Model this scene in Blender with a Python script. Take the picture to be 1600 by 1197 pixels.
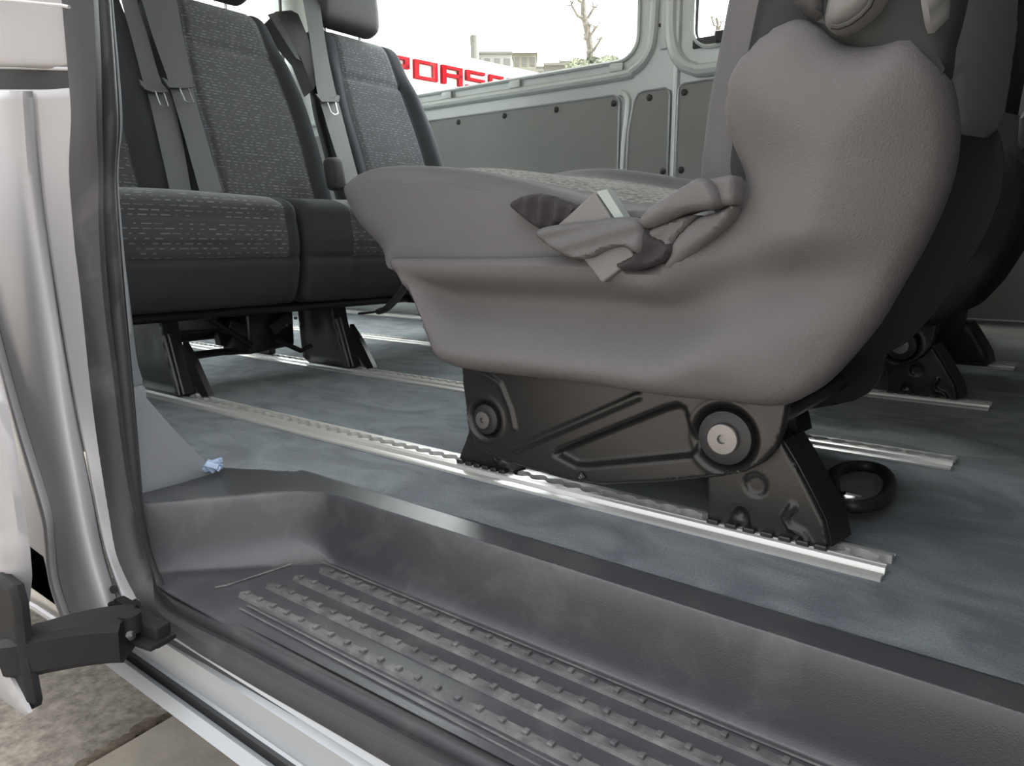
import bpy, bmesh, math, random
import numpy as np
from mathutils import Vector, Matrix
from mathutils.geometry import delaunay_2d_cdt
random.seed(7)
S = bpy.context.scene
for o in list(bpy.data.objects): bpy.data.objects.remove(o)
COL = S.collection

# ------------------------------------------------------------------ camera
F = 1150.0; CX, CY = 800.0, 598.5; H = 0.30
PITCH = math.atan(217 / F)
AZ = math.pi - math.atan(1509 / math.hypot(F, 217))
cam = bpy.data.cameras.new('camera'); camo = bpy.data.objects.new('camera', cam); COL.objects.link(camo)
cam.sensor_fit = 'HORIZONTAL'; cam.sensor_width = 36; cam.lens = F / 1600 * 36
cam.clip_start = 0.01; cam.clip_end = 500
fw = Vector((math.cos(AZ) * math.cos(PITCH), math.sin(AZ) * math.cos(PITCH), -math.sin(PITCH)))
camo.location = (0, 0, H); camo.rotation_euler = fw.to_track_quat('-Z', 'Y').to_euler()
S.camera = camo

# ------------------------------------------------------------------ world, light, exposure
S.view_settings.view_transform = 'Standard'; S.view_settings.look = 'None'
S.view_settings.gamma = 1; S.view_settings.use_curve_mapping = False
S.view_settings.exposure = 1.35
W = bpy.data.worlds.new('world'); S.world = W; W.use_nodes = True
nt = W.node_tree; N = nt.nodes; L = nt.links
bg = N['Background']
tc = N.new('ShaderNodeTexCoord'); sep = N.new('ShaderNodeSeparateXYZ'); L.new(tc.outputs['Generated'], sep.inputs[0])
# overcast sky: brighter beyond the far side of the van (+y), duller over the near side
mr = N.new('ShaderNodeMapRange'); mr.interpolation_type = 'SMOOTHSTEP'
mr.inputs['From Min'].default_value = -0.6; mr.inputs['From Max'].default_value = 0.7
mr.inputs['To Min'].default_value = 0.70; mr.inputs['To Max'].default_value = 7.5
L.new(sep.outputs['Y'], mr.inputs['Value'])
mz = N.new('ShaderNodeMapRange'); mz.inputs['From Min'].default_value = -0.05; mz.inputs['From Max'].default_value = 0.25
mz.inputs['To Min'].default_value = 0.35; mz.inputs['To Max'].default_value = 1.0
L.new(sep.outputs['Z'], mz.inputs['Value'])
mm = N.new('ShaderNodeMath'); mm.operation = 'MULTIPLY'; L.new(mr.outputs[0], mm.inputs[0]); L.new(mz.outputs[0], mm.inputs[1])
L.new(mm.outputs[0], bg.inputs['Strength']); bg.inputs['Color'].default_value = (0.97, 0.985, 1.0, 1)
sun = bpy.data.lights.new('sun', 'SUN'); sun.energy = 5.0; sun.angle = math.radians(25); sun.color = (1, 0.97, 0.93)
suno = bpy.data.objects.new('sun', sun); COL.objects.link(suno)
suno.rotation_euler = Vector((0.25, -0.45, -0.85)).to_track_quat('-Z', 'Y').to_euler()

# ------------------------------------------------------------------ pixel -> place
rt = Vector((math.sin(AZ), -math.cos(AZ), 0)); upv = rt.cross(fw)
CAM = Vector((0, 0, H))
def at(u, v, x=None, y=None, z=None):
    d = fw * F + rt * (u - CX) - upv * (v - CY)
    if x is not None: t = x / d.x
    elif y is not None: t = y / d.y
    else: t = (z - H) / d.z
    return CAM + d * t
def on_plane(u, v, p, n):
    d = fw * F + rt * (u - CX) - upv * (v - CY)
    return CAM + d * ((Vector(p) - CAM).dot(n) / d.dot(n))

# ------------------------------------------------------------------ helpers
def tag(o, label=None, cat=None, group=None, kind=None):
    if label: o['label'] = label
    if cat: o['category'] = cat
    if group: o['group'] = group
    if kind: o['kind'] = kind
    return o
def empty(name, loc, label, cat, group=None):
    o = bpy.data.objects.new(name, None); COL.objects.link(o); o.location = loc
    o.empty_display_size = 0.05
    return tag(o, label, cat, group)
def mk(name, verts, faces, mats, parent=None, smooth=True, mi=None, uv=None, sharp=35, label=None):
    me = bpy.data.meshes.new(name)
    vs = [Vector(v) for v in verts]
    if parent is not None:
        off = parent_world(parent); vs = [v - off for v in vs]
        o_loc = Vector((0, 0, 0))
    else: o_loc = None
    me.from_pydata([tuple(v) for v in vs], [], [tuple(f) for f in faces]); me.validate()
    o = bpy.data.objects.new(name, me); COL.objects.link(o)
    if not isinstance(mats, (list, tuple)): mats = [mats]
    for m in mats: me.materials.append(m)
    if mi is not None and len(mi) == len(me.polygons):
        me.polygons.foreach_set('material_index', mi)
    if uv is not None:
        ul = me.uv_layers.new(name='UVMap')
        for lp in me.loops: ul.data[lp.index].uv = uv[lp.vertex_index]
    bm = bmesh.new(); bm.from_mesh(me); bmesh.ops.recalc_face_normals(bm, faces=bm.faces)
    for e in bm.edges:
        if len(e.link_faces) == 2 and e.calc_face_angle(0) > math.radians(sharp): e.smooth = False
    for f in bm.faces: f.smooth = smooth
    bm.to_mesh(me); bm.free()
    if parent is not None: o.parent = parent
    else:  # centre the origin on the object's footprint
        lo = Vector([min(v[i] for v in vs) for i in range(3)]); hi = Vector([max(v[i] for v in vs) for i in range(3)])
        c = Vector(((lo.x + hi.x) / 2, (lo.y + hi.y) / 2, lo.z)); me.transform(Matrix.Translation(-c)); o.location = c
    if label: o['label'] = label
    return o
def parent_world(p):
    v = Vector((0, 0, 0))
    while p is not None: v = v + p.location; p = p.parent
    return v
class MB:
    def __init__(s): s.v = []; s.f = []; s.m = []
    def add(s, vs, fs, m=0):
        b = len(s.v); s.v += [Vector(v) for v in vs]; s.f += [[i + b for i in f] for f in fs]; s.m += [m] * len(fs); return s
    def box(s, c, d, R=None, m=0, bev=0.0):
        c = Vector(c); d = Vector(d) / 2; bm = bmesh.new(); bmesh.ops.create_cube(bm, size=1)
        for v in bm.verts: v.co = Vector((v.co.x * 2 * d.x, v.co.y * 2 * d.y, v.co.z * 2 * d.z))
        if bev: bmesh.ops.bevel(bm, geom=bm.edges[:], offset=min(bev, min(d) * 0.95), segments=3, affect='EDGES', profile=0.5)
        bm.verts.index_update()
        vs = [(R @ v.co if R is not None else v.co) + c for v in bm.verts]
        fs = [[v.index for v in f.verts] for f in bm.faces]; bm.free(); return s.add(vs, fs, m)
    def tube(s, pts, r, n=10, m=0, flat=None, cap=True):
        pts = [Vector(p) for p in pts]; rr = r if isinstance(r, (list, tuple)) else [r] * len(pts)
        vs = []; prev = None
        for i, p in enumerate(pts):
            t = (pts[min(i + 1, len(pts) - 1)] - pts[max(i - 1, 0)]).normalized()
            if prev is None:
                a = Vector((0, 0, 1)) if abs(t.z) < .9 else Vector((1, 0, 0)); nx = t.cross(a).normalized()
            else: nx = (prev - t * prev.dot(t)).normalized()
            prev = nx; ny = t.cross(nx)
            k = flat or 1
            for j in range(n):
                a = 2 * math.pi * j / n; vs.append(p + nx * math.cos(a) * rr[i] + ny * math.sin(a) * rr[i] * k)
        fs = [[i * n + j, i * n + (j + 1) % n, (i + 1) * n + (j + 1) % n, (i + 1) * n + j] for i in range(len(pts) - 1) for j in range(n)]
        if cap: fs += [list(range(n))[::-1], [(len(pts) - 1) * n + j for j in range(n)]]
        return s.add(vs, fs, m)
    def cyl(s, a, b, r, n=24, m=0, r2=None): return s.tube([a, b], [r, r if r2 is None else r2], n, m)
    def prism(s, poly, off, m=0):
        poly = [Vector(p) for p in poly]; n = len(poly); off = Vector(off)
        return s.add(poly + [p + off for p in poly], [list(range(n)), [n + i for i in range(n)][::-1]] + [[i, (i + 1) % n, n + (i + 1) % n, n + i] for i in range(n)], m)
    def lathe(s, c, axis, prof, n=32, m=0):
        c = Vector(c); axis = Vector(axis).normalized(); a = axis.orthogonal().normalized(); b = axis.cross(a); vs = []
        for r, h in prof:
            for j in range(n):
                t = 2 * math.pi * j / n; vs.append(c + axis * h + (a * math.cos(t) + b * math.sin(t)) * r)
        fs = [[i * n + j, i * n + (j + 1) % n, (i + 1) * n + (j + 1) % n, (i + 1) * n + j] for i in range(len(prof) - 1) for j in range(n)]
        fs += [list(range(n))[::-1], [(len(prof) - 1) * n + j for j in range(n)]]
        return s.add(vs, fs, m)
    def build(s, name, mat, parent=None, smooth=True, sharp=35, label=None):
        return mk(name, s.v, s.f, mat, parent, smooth, s.m, sharp=sharp, label=label)
def cr(p, n=6, closed=False):
    """Catmull-Rom through points (tuples of any size)"""
    P_ = [np.array(q, float) for q in p]; out = []; N_ = len(P_)
    rng = N_ if closed else N_ - 1
    for i in range(rng):
        if closed: a, b, c, d = P_[(i - 1) % N_], P_[i], P_[(i + 1) % N_], P_[(i + 2) % N_]
        else: a, b, c, d = P_[max(i - 1, 0)], P_[i], P_[i + 1], P_[min(i + 2, N_ - 1)]
        for k in range(n):
            t = k / n
            out.append(0.5 * ((2 * b) + (-a + c) * t + (2 * a - 5 * b + 4 * c - d) * t * t + (-a + 3 * b - 3 * c + d) * t ** 3))
    if not closed: out.append(P_[-1])
    return out
def resample(poly, step):
    out = []; n = len(poly)
    for i in range(n):
        a = np.array(poly[i]); b = np.array(poly[(i + 1) % n]); d = np.linalg.norm(b - a); k = max(1, int(round(d / step)))
        for j in range(k): out.append(a + (b - a) * j / k)
    # drop near duplicates
    o2 = []
    for q in out:
        if not o2 or np.linalg.norm(q - o2[-1]) > step * 0.3: o2.append(q)
    if np.linalg.norm(o2[0] - o2[-1]) < step * 0.3: o2.pop()
    return np.array(o2)
def dist_poly(pts, poly, closed=True):
    a = poly if closed else poly[:-1]; b = np.roll(poly, -1, axis=0) if closed else poly[1:]
    best = np.full(len(pts), 1e9)
    for i in range(len(a)):
        ab = b[i] - a[i]; L2 = ab @ ab + 1e-12
        t = np.clip(((pts - a[i]) @ ab) / L2, 0, 1); q = a[i] + t[:, None] * ab
        best = np.minimum(best, np.hypot(*(pts - q).T))
    return best
def inside(pts, poly):
    x, y = pts[:, 0], pts[:, 1]; r = np.zeros(len(pts), bool); n = len(poly); j = n - 1
    for i in range(n):
        xi, yi = poly[i]; xj, yj = poly[j]
        c = ((yi > y) != (yj > y)) & (x < (xj - xi) * (y - yi) / (yj - yi + 1e-15) + xi); r ^= c; j = i
    return r
def sdist(pts, poly): return dist_poly(pts, poly) * np.where(inside(pts, poly), 1, -1)
def sst(x, a, b): t = np.clip((x - a) / (b - a), 0, 1); return t * t * (3 - 2 * t)
def puff(name, poly, frame, R, T, mat, hf=None, step=.008, parent=None, matf=None, holes=(), uvs=1.0, label=None, both=False):
    """a thick cushioned or pressed plate traced by a closed outline; frame(a,b,d) -> place"""
    ring = resample([tuple(p) for p in poly], step); lo = ring.min(0); hi = ring.max(0)
    g = np.stack(np.meshgrid(np.arange(lo[0], hi[0], step), np.arange(lo[1], hi[1], step * .87)), -1)
    g[1::2, :, 0] += step / 2; g = g.reshape(-1, 2)
    g = g[inside(g, ring)]; g = g[dist_poly(g, ring) > step * .6]
    hr = [resample([tuple(p) for p in h], step) for h in holes]
    for h in hr: g = g[~inside(g, h)]; g = g[dist_poly(g, h) > step * .6]
    pts = np.concatenate([ring] + hr + [g]); edges = []; b = 0
    for r_ in [ring] + hr:
        edges += [(b + i, b + (i + 1) % len(r_)) for i in range(len(r_))]; b += len(r_)
    res = delaunay_2d_cdt([Vector(p) for p in pts], edges, [], 0, 1e-7)
    V2 = np.array([tuple(v) for v in res[0]]); FS = [list(f) for f in res[2]]
    cen = np.array([V2[f].mean(0) for f in FS]); ok = inside(cen, ring)
    for h in hr: ok &= ~inside(cen, h)
    FS = [f for f, k in zip(FS, ok) if k]; cen = cen[ok]
    dd = dist_poly(V2, ring); e = np.clip(dd / max(R, 1e-6), 0, 1); dep = R * np.sqrt(1 - (1 - e) ** 2) if R else np.zeros(len(V2))
    for h in hr: dep = np.minimum(dep, dep)
    if hf is not None: dep = dep + hf(V2, dd)
    n0 = len(V2); verts = [frame(p[0], p[1], d) for p, d in zip(V2, dep)]; faces = [list(f) for f in FS]; uv = [tuple(p * uvs) for p in V2]
    ec = {}
    for f in FS:
        for i in range(len(f)):
            k = (f[i], f[(i + 1) % len(f)]); ec[k] = 1
    bd = [k for k in ec if (k[1], k[0]) not in ec]
    mi = [int(m) for m in matf(cen)] if matf else [0] * len(FS)
    if both:
        bk = (R * np.sqrt(1 - (1 - e) ** 2))
        verts += [frame(p[0], p[1], -T - d) for p, d in zip(V2, bk)]
    else: verts += [frame(p[0], p[1], -T) for p in V2]
    uv = uv + uv
    faces += [[i + n0 for i in f][::-1] for f in FS]; mi += mi if both else [0] * len(FS)
    for a_, b_ in bd: faces.append([b_, a_, a_ + n0, b_ + n0]); mi.append(0)
    return mk(name, verts, faces, mat, parent, mi=mi, uv=uv, sharp=50, label=label)
def loft(name, secs, mat, parent=None, nu=4, nv=4, matf=None, label=None, uvf=None, sharp=60, closed=True):
    """skin closed sections; Catmull-Rom both ways"""
    ss = [np.array(cr([tuple(p) for p in s], nu, closed)) for s in secs]; m = len(ss[0])
    cols = [cr([tuple(s[j]) for s in ss], nv) for j in range(m)]; K = len(cols[0])
    verts = [cols[j][k] for k in range(K) for j in range(m)]
    faces = []; mi = []; mm_ = m if closed else m - 1
    for k in range(K - 1):
        for j in range(mm_):
            faces.append([k * m + j, k * m + (j + 1) % m, (k + 1) * m + (j + 1) % m, (k + 1) * m + j])
            mi.append(int(matf(k / (K - 1), j / m, verts[faces[-1][0]])) if matf else 0)
    if closed:
        faces += [list(range(m))[::-1], [(K - 1) * m + j for j in range(m)]]; mi += [0, 0]
    uv = None
    if uvf: uv = [uvf(k / (K - 1), j / m, verts[k * m + j]) for k in range(K) for j in range(m)]
    return mk(name, verts, faces, mat, parent, mi=mi, uv=uv, sharp=sharp, label=label)
def slab(name, prof, y0, y1, R, mat, parent=None, hf=None, matf=None, nu=8, step=.012, label=None, M=None):
    """side outline (x,z) carried from y0 to y1 with rounded ends; hf(y01, s, x, z) pushes along the outline normal"""
    P_ = np.array(cr(prof, nu, True)); n = len(P_)
    tg = np.roll(P_, -1, 0) - np.roll(P_, 1, 0); nm = np.stack([tg[:, 1], -tg[:, 0]], 1); nm /= np.linalg.norm(nm, axis=1)[:, None] + 1e-9
    area = sum(P_[i][0] * P_[(i + 1) % n][1] - P_[(i + 1) % n][0] * P_[i][1] for i in range(n))
    if area < 0: nm = -nm
    seg = np.linalg.norm(np.roll(P_, -1, 0) - P_, axis=1); arc = np.concatenate([[0], np.cumsum(seg)])[:-1]
    W_ = y1 - y0; ys = []; ins = []
    for k in range(9):
        a = math.pi / 2 * k / 8; ys.append(y0 + R * (1 - math.cos(a))); ins.append(R * (1 - math.sin(a)))
    nmid = max(2, int((W_ - 2 * R) / step))
    for k in range(1, nmid): ys.append(y0 + R + (W_ - 2 * R) * k / nmid); ins.append(0)
    for k in range(8, -1, -1):
        a = math.pi / 2 * k / 8; ys.append(y1 - R * (1 - math.cos(a))); ins.append(R * (1 - math.sin(a)))
    verts = []; uv = []; faces = []; mi = []
    for yy, ii in zip(ys, ins):
        t = (yy - y0) / W_
        for j in range(n):
            d = -ii + (hf(t, arc[j], P_[j][0], P_[j][1]) if hf else 0)
            q = P_[j] + nm[j] * d; p = Vector((q[0], yy, q[1])); verts.append(M(p) if M else p); uv.append((yy, arc[j]))
    for k in range(len(ys) - 1):
        for j in range(n):
            faces.append([k * n + j, k * n + (j + 1) % n, (k + 1) * n + (j + 1) % n, (k + 1) * n + j])
            mi.append(int(matf(((ys[k] + ys[k + 1]) / 2 - y0) / W_, arc[j], P_[j][0], P_[j][1])) if matf else 0)
    faces += [list(range(n))[::-1], [(len(ys) - 1) * n + j for j in range(n)]]; mi += [0, 0]
    return mk(name, verts, faces, mat, parent, mi=mi, uv=uv, sharp=70, label=label)
def rrect(x0, z0, x1, z1, r, n=6):
    out = []
    for cx_, cz_, a0 in ((x1 - r, z0 + r, -90), (x1 - r, z1 - r, 0), (x0 + r, z1 - r, 90), (x0 + r, z0 + r, 180)):
        for k in range(n + 1):
            a = math.radians(a0 + 90 * k / n); out.append((cx_ + r * math.cos(a), cz_ + r * math.sin(a)))
    return out
def px(pts, **kw):
    """pixels of the photograph -> (x,z) on a plane y=const"""
    return [(p.x, p.z) for p in (at(u, v, **kw) for u, v in pts)]

# ------------------------------------------------------------------ materials
def mat(name, col, rough=.6, metal=0, bump=0, bscale=200, var=0, vscale=8, col2=None, spec=None, coat=0, wave=None, dust=None, aniso=None):
    m = bpy.data.materials.new(name); m.use_nodes = True; t = m.node_tree; b = t.nodes['Principled BSDF']
    b.inputs['Base Color'].default_value = (*col, 1); b.inputs['Roughness'].default_value = rough; b.inputs['Metallic'].default_value = metal
    if spec is not None: b.inputs['Specular IOR Level'].default_value = spec
    if coat: b.inputs['Coat Weight'].default_value = coat; b.inputs['Coat Roughness'].default_value = .15
    tcn = t.nodes.new('ShaderNodeTexCoord')
    if var or col2:
        n = t.nodes.new('ShaderNodeTexNoise'); n.inputs['Scale'].default_value = vscale; n.inputs['Detail'].default_value = 6; n.inputs['Roughness'].default_value = .6
        t.links.new(tcn.outputs['Object'], n.inputs['Vector'])
        r = t.nodes.new('ShaderNodeValToRGB'); r.color_ramp.elements[0].position = .35; r.color_ramp.elements[1].position = .68
        c2 = col2 or tuple(min(1, c * (1 + var)) for c in col); c1 = col if col2 else tuple(c * (1 - var) for c in col)
        r.color_ramp.elements[0].color = (*c1, 1); r.color_ramp.elements[1].color = (*c2, 1)
        t.links.new(n.outputs['Fac'], r.inputs[0]); t.links.new(r.outputs[0], b.inputs['Base Color'])
    if bump:
        n2 = t.nodes.new('ShaderNodeTexNoise'); n2.inputs['Scale'].default_value = bscale; n2.inputs['Detail'].default_value = 3
        t.links.new(tcn.outputs['Object'], n2.inputs['Vector'])
        bp = t.nodes.new('ShaderNodeBump'); bp.inputs['Strength'].default_value = bump; bp.inputs['Distance'].default_value = .002
        t.links.new(n2.outputs['Fac'], bp.inputs['Height']); t.links.new(bp.outputs[0], b.inputs['Normal'])
    return m
def mth(t, op, a, b=None, c=None):
    n = t.nodes.new('ShaderNodeMath'); n.operation = op
    for i, q in enumerate((a, b, c)):
        if q is None: continue
        if isinstance(q, (int, float)): n.inputs[i].default_value = q
        else: t.links.new(q, n.inputs[i])
    return n.outputs[0]
def fabric_dash(name, base, dash, rowh=.0085, cell=.020, amt=.8, rough=.9):
    m = mat(name, base, rough, bump=.35, bscale=700); t = m.node_tree; b = t.nodes['Principled BSDF']
    uvn = t.nodes.new('ShaderNodeUVMap'); uvn.uv_map = 'UVMap'; s = t.nodes.new('ShaderNodeSeparateXYZ'); t.links.new(uvn.outputs[0], s.inputs[0])
    v = mth(t, 'DIVIDE', s.outputs['Y'], rowh); row = mth(t, 'FLOOR', v); fv = mth(t, 'FRACT', v)
    wn = t.nodes.new('ShaderNodeTexWhiteNoise'); wn.noise_dimensions = '1D'; t.links.new(row, wn.inputs['W'])
    u = mth(t, 'ADD', mth(t, 'DIVIDE', s.outputs['X'], cell), mth(t, 'MULTIPLY', wn.outputs['Value'], 7.3)); cl = mth(t, 'FLOOR', u); fu = mth(t, 'FRACT', u)
    cv = t.nodes.new('ShaderNodeCombineXYZ'); t.links.new(row, cv.inputs[0]); t.links.new(cl, cv.inputs[1])
    w2 = t.nodes.new('ShaderNodeTexWhiteNoise'); w2.noise_dimensions = '2D'; t.links.new(cv.outputs[0], w2.inputs['Vector'])
    hl = mth(t, 'MULTIPLY_ADD', w2.outputs['Value'], .38, .06)
    inx = mth(t, 'LESS_THAN', mth(t, 'ABSOLUTE', mth(t, 'SUBTRACT', fu, .5)), hl)
    iny = mth(t, 'LESS_THAN', mth(t, 'ABSOLUTE', mth(t, 'SUBTRACT', fv, .5)), .13)
    s2 = t.nodes.new('ShaderNodeSeparateXYZ'); t.links.new(w2.outputs['Color'], s2.inputs[0])
    k = mth(t, 'MULTIPLY', mth(t, 'MULTIPLY', inx, iny), mth(t, 'GREATER_THAN', s2.outputs['Y'], 1 - amt))
    k = mth(t, 'MULTIPLY', k, mth(t, 'MULTIPLY_ADD', s2.outputs['Z'], .6, .4))
    mx = t.nodes.new('ShaderNodeMix'); mx.data_type = 'RGBA'; t.links.new(k, mx.inputs['Factor'])
    mx.inputs['A'].default_value = (*base, 1); mx.inputs['B'].default_value = (*dash, 1); t.links.new(mx.outputs['Result'], b.inputs['Base Color'])
    b.inputs['Sheen Weight'].default_value = .15
    return m
def carpet_mat():
    m = bpy.data.materials.new('carpet'); m.use_nodes = True; t = m.node_tree; b = t.nodes['Principled BSDF']
    tcn = t.nodes.new('ShaderNodeTexCoord')
    mp = t.nodes.new('ShaderNodeMapping'); mp.inputs['Scale'].default_value = (1, 1.6, 1); mp.inputs['Rotation'].default_value = (0, 0, .6)
    t.links.new(tcn.outputs['Object'], mp.inputs[0])
    n = t.nodes.new('ShaderNodeTexNoise'); n.inputs['Scale'].default_value = 7; n.inputs['Detail'].default_value = 5; n.inputs['Distortion'].default_value = 1.6
    t.links.new(mp.outputs[0], n.inputs['Vector'])
    r = t.nodes.new('ShaderNodeValToRGB'); r.color_ramp.elements[0].position = .36; r.color_ramp.elements[1].position = .62
    r.color_ramp.elements[0].color = (.070, .086, .103, 1); r.color_ramp.elements[1].color = (.150, .175, .192, 1)
    t.links.new(n.outputs['Fac'], r.inputs[0])
    f = t.nodes.new('ShaderNodeTexNoise'); f.inputs['Scale'].default_value = 420; f.inputs['Detail'].default_value = 2; t.links.new(tcn.outputs['Object'], f.inputs['Vector'])
    mx = t.nodes.new('ShaderNodeMix'); mx.data_type = 'RGBA'; mx.blend_type = 'MULTIPLY'; mx.inputs['Factor'].default_value = .55
    t.links.new(r.outputs[0], mx.inputs['A']); r2 = t.nodes.new('ShaderNodeValToRGB'); r2.color_ramp.elements[0].color = (.45, .45, .45, 1); r2.color_ramp.elements[1].color = (1.3, 1.3, 1.3, 1)
    r2.color_ramp.elements[0].position = .3; r2.color_ramp.elements[1].position = .7
    t.links.new(f.outputs['Fac'], r2.inputs[0]); t.links.new(r2.outputs[0], mx.inputs['B']); t.links.new(mx.outputs['Result'], b.inputs['Base Color'])
    b.inputs['Roughness'].default_value = .95; b.inputs['Specular IOR Level'].default_value = .2; b.inputs['Sheen Weight'].default_value = .25; b.inputs['Sheen Roughness'].default_value = .5
    bp = t.nodes.new('ShaderNodeBump'); bp.inputs['Strength'].default_value = .5; bp.inputs['Distance'].default_value = .002; t.links.new(f.outputs['Fac'], bp.inputs['Height']); t.links.new(bp.outputs[0], b.inputs['Normal'])
    return m
def dusty(name, base, dust, rough=.42, lo=.5, hi=.75, scale=9, stretch=(1, 1, 1), amt=.7):
    m = mat(name, base, rough, bump=.15, bscale=900); t = m.node_tree; b = t.nodes['Principled BSDF']
    tcn = t.nodes.new('ShaderNodeTexCoord'); mp = t.nodes.new('ShaderNodeMapping'); mp.inputs['Scale'].default_value = stretch; t.links.new(tcn.outputs['Object'], mp.inputs[0])
    n = t.nodes.new('ShaderNodeTexNoise'); n.inputs['Scale'].default_value = scale; n.inputs['Detail'].default_value = 9; n.inputs['Roughness'].default_value = .68; n.inputs['Distortion'].default_value = .6
    t.links.new(mp.outputs[0], n.inputs['Vector'])
    k = t.nodes.new('ShaderNodeMapRange'); k.inputs['From Min'].default_value = lo; k.inputs['From Max'].default_value = hi; k.inputs['To Max'].default_value = amt
    t.links.new(n.outputs['Fac'], k.inputs['Value'])
    mx = t.nodes.new('ShaderNodeMix'); mx.data_type = 'RGBA'; t.links.new(k.outputs[0], mx.inputs['Factor']); mx.inputs['A'].default_value = (*base, 1); mx.inputs['B'].default_value = (*dust, 1)
    t.links.new(mx.outputs['Result'], b.inputs['Base Color'])
    rr = mth(t, 'MULTIPLY_ADD', k.outputs[0], .4, rough); t.links.new(rr, b.inputs['Roughness'])
    return m
M = {}
M['carpet'] = carpet_mat()
M['silver'] = mat('silver_paint', (.33, .345, .365), .34, .40, coat=.4)
M['silver_in'] = mat('silver_paint_inside', (.58, .62, .61), .38, .25, coat=.3)
M['body'] = mat('body_silver', (.27, .263, .272), .50, .20, coat=.15)
M['body_dull'] = mat('jamb_primer', (.40, .39, .39), .5, .2)
M['alu'] = mat('aluminium', (.74, .73, .71), .36, .55)
M['channel'] = mat('channel_grey', (.10, .10, .098), .6)  # rail channel bottom: shade in the holes and dirt put into the grey
M['panel'] = mat('panel_grey', (.245, .252, .245), .7, var=.06, vscale=3, bump=.1, bscale=500)
M['blackmetal'] = mat('black_paint', (.013, .012, .0115), .36, .0, spec=.6, bump=.06, bscale=300)
M['steel'] = mat('steel', (.26, .25, .25), .42, .9, bump=.15, bscale=900)
M['chrome'] = mat('chrome', (.7, .7, .72), .15, 1)
M['rubber'] = dusty('rubber', (.026, .026, .029), (.18, .17, .16), .6, .54, .80, 7, (1, 1, 1), .4)
M['rubber_clean'] = mat('rubber_clean', (.035, .036, .038), .5)
M['step'] = dusty('step_plastic', (.050, .051, .056), (.20, .20, .20), .30, .50, .80, 14, (1, 1, 1), .30)
M['tread'] = dusty('tread_plastic', (.075, .076, .080), (.27, .26, .25), .50, .42, .72, 30, (1, 1, 1), .55)
M['plastic'] = mat('black_plastic', (.022, .022, .023), .45, bump=.1, bscale=700)
M['fabric'] = mat('fabric_plain', (.070, .068, .068), .92, bump=.5, bscale=650, spec=.15)
M['fabric_dash'] = fabric_dash('fabric_woven', (.044, .046, .052), (.165, .172, .178))
M['fabric_near'] = mat('fabric_side_cover', (.138, .132, .135), .85, bump=.45, bscale=520, spec=.2)
M['vinyl'] = mat('cover_lower', (.026, .028, .032), .75, bump=.2, bscale=500)
M['nearweave'] = mat('fabric_near_woven', (.21, .205, .195), .95, bump=.5, bscale=300, var=.5, vscale=160, spec=.1)
M['belt'] = mat('belt_webbing', (.062, .066, .069), .55, bump=.25, bscale=600)
M['greyplastic'] = mat('grey_plastic', (.15, .145, .142), .5, bump=.1, bscale=600)
M['ceiling'] = mat('headliner', (.78, .78, .76), .9)
M['concrete'] = mat('pebbled_concrete', (.115, .098, .08), .95, col2=(.25, .225, .19), vscale=55, bump=1.0, bscale=90)
M['kerb'] = mat('kerb_concrete', (.23, .205, .17), .95, var=.15, vscale=12, bump=.4, bscale=120)
M['dirt'] = mat('dark_dirt', (.09, .07, .05), 1, var=.5, vscale=60, bump=1, bscale=80)
M['white'] = mat('white_render', (.85, .85, .84), .8)
M['red'] = mat('red_letter', (.22, .008, .012), 1.0, spec=0)
M['pale'] = mat('pale_render', (.36, .36, .34), .85)
M['cream'] = mat('cream_render', (.31, .295, .24), .85, var=.06, vscale=.6)
M['greywall'] = mat('grey_cladding', (.19, .185, .165), .85)
M['bark'] = mat('bark', (.155, .14, .115), .9, var=.3, vscale=6)
M['leaf'] = mat('leaf', (.19, .20, .14), .9, var=.4, vscale=2)
M['blue'] = mat('blue_film', (.35, .45, .62), .5)
M['dark'] = mat('dark_and_shaded_trim', (.030, .034, .034), .85)  # dark linings and housings; on seat side covers it paints in shade
def glass_mat():
    m = bpy.data.materials.new('window_glass'); m.use_nodes = True; t = m.node_tree; t.nodes.remove(t.nodes['Principled BSDF'])
    tr = t.nodes.new('ShaderNodeBsdfTransparent'); tr.inputs[0].default_value = (.95, .97, .96, 1); gl = t.nodes.new('ShaderNodeBsdfGlossy'); gl.inputs['Roughness'].default_value = .03
    fr = t.nodes.new('ShaderNodeFresnel'); fr.inputs[0].default_value = 1.35; mx = t.nodes.new('ShaderNodeMixShader')
    geo = t.nodes.new('ShaderNodeNewGeometry'); ff_ = mth(t, 'MULTIPLY', fr.outputs[0], mth(t, 'SUBTRACT', 1.0, geo.outputs['Backfacing'])); t.links.new(ff_, mx.inputs[0]); t.links.new(tr.outputs[0], mx.inputs[1]); t.links.new(gl.outputs[0], mx.inputs[2]); t.links.new(mx.outputs[0], t.nodes['Material Output'].inputs[0])
    return m
M['glass'] = glass_mat()
M['arm'] = mat('arm_plastic', (.012, .012, .013), .6, spec=.12)

# ------------------------------------------------------------------ the van shell
YW = 2.35; XR = -3.12; XF = 0.75; ZC = 1.60; GZ = -0.5
def struct(o): o['kind'] = 'structure'; return o
b = MB(); b.prism([(XR, .60, -.012), (XR, YW, -.012), (XF, YW, -.012), (XF, .578, -.012), (-.80, .578, -.012), (-.90, .50, -.012), (XR, .50, -.012)], (0, 0, .012))
struct(b.build('floor', M['carpet']))
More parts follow.
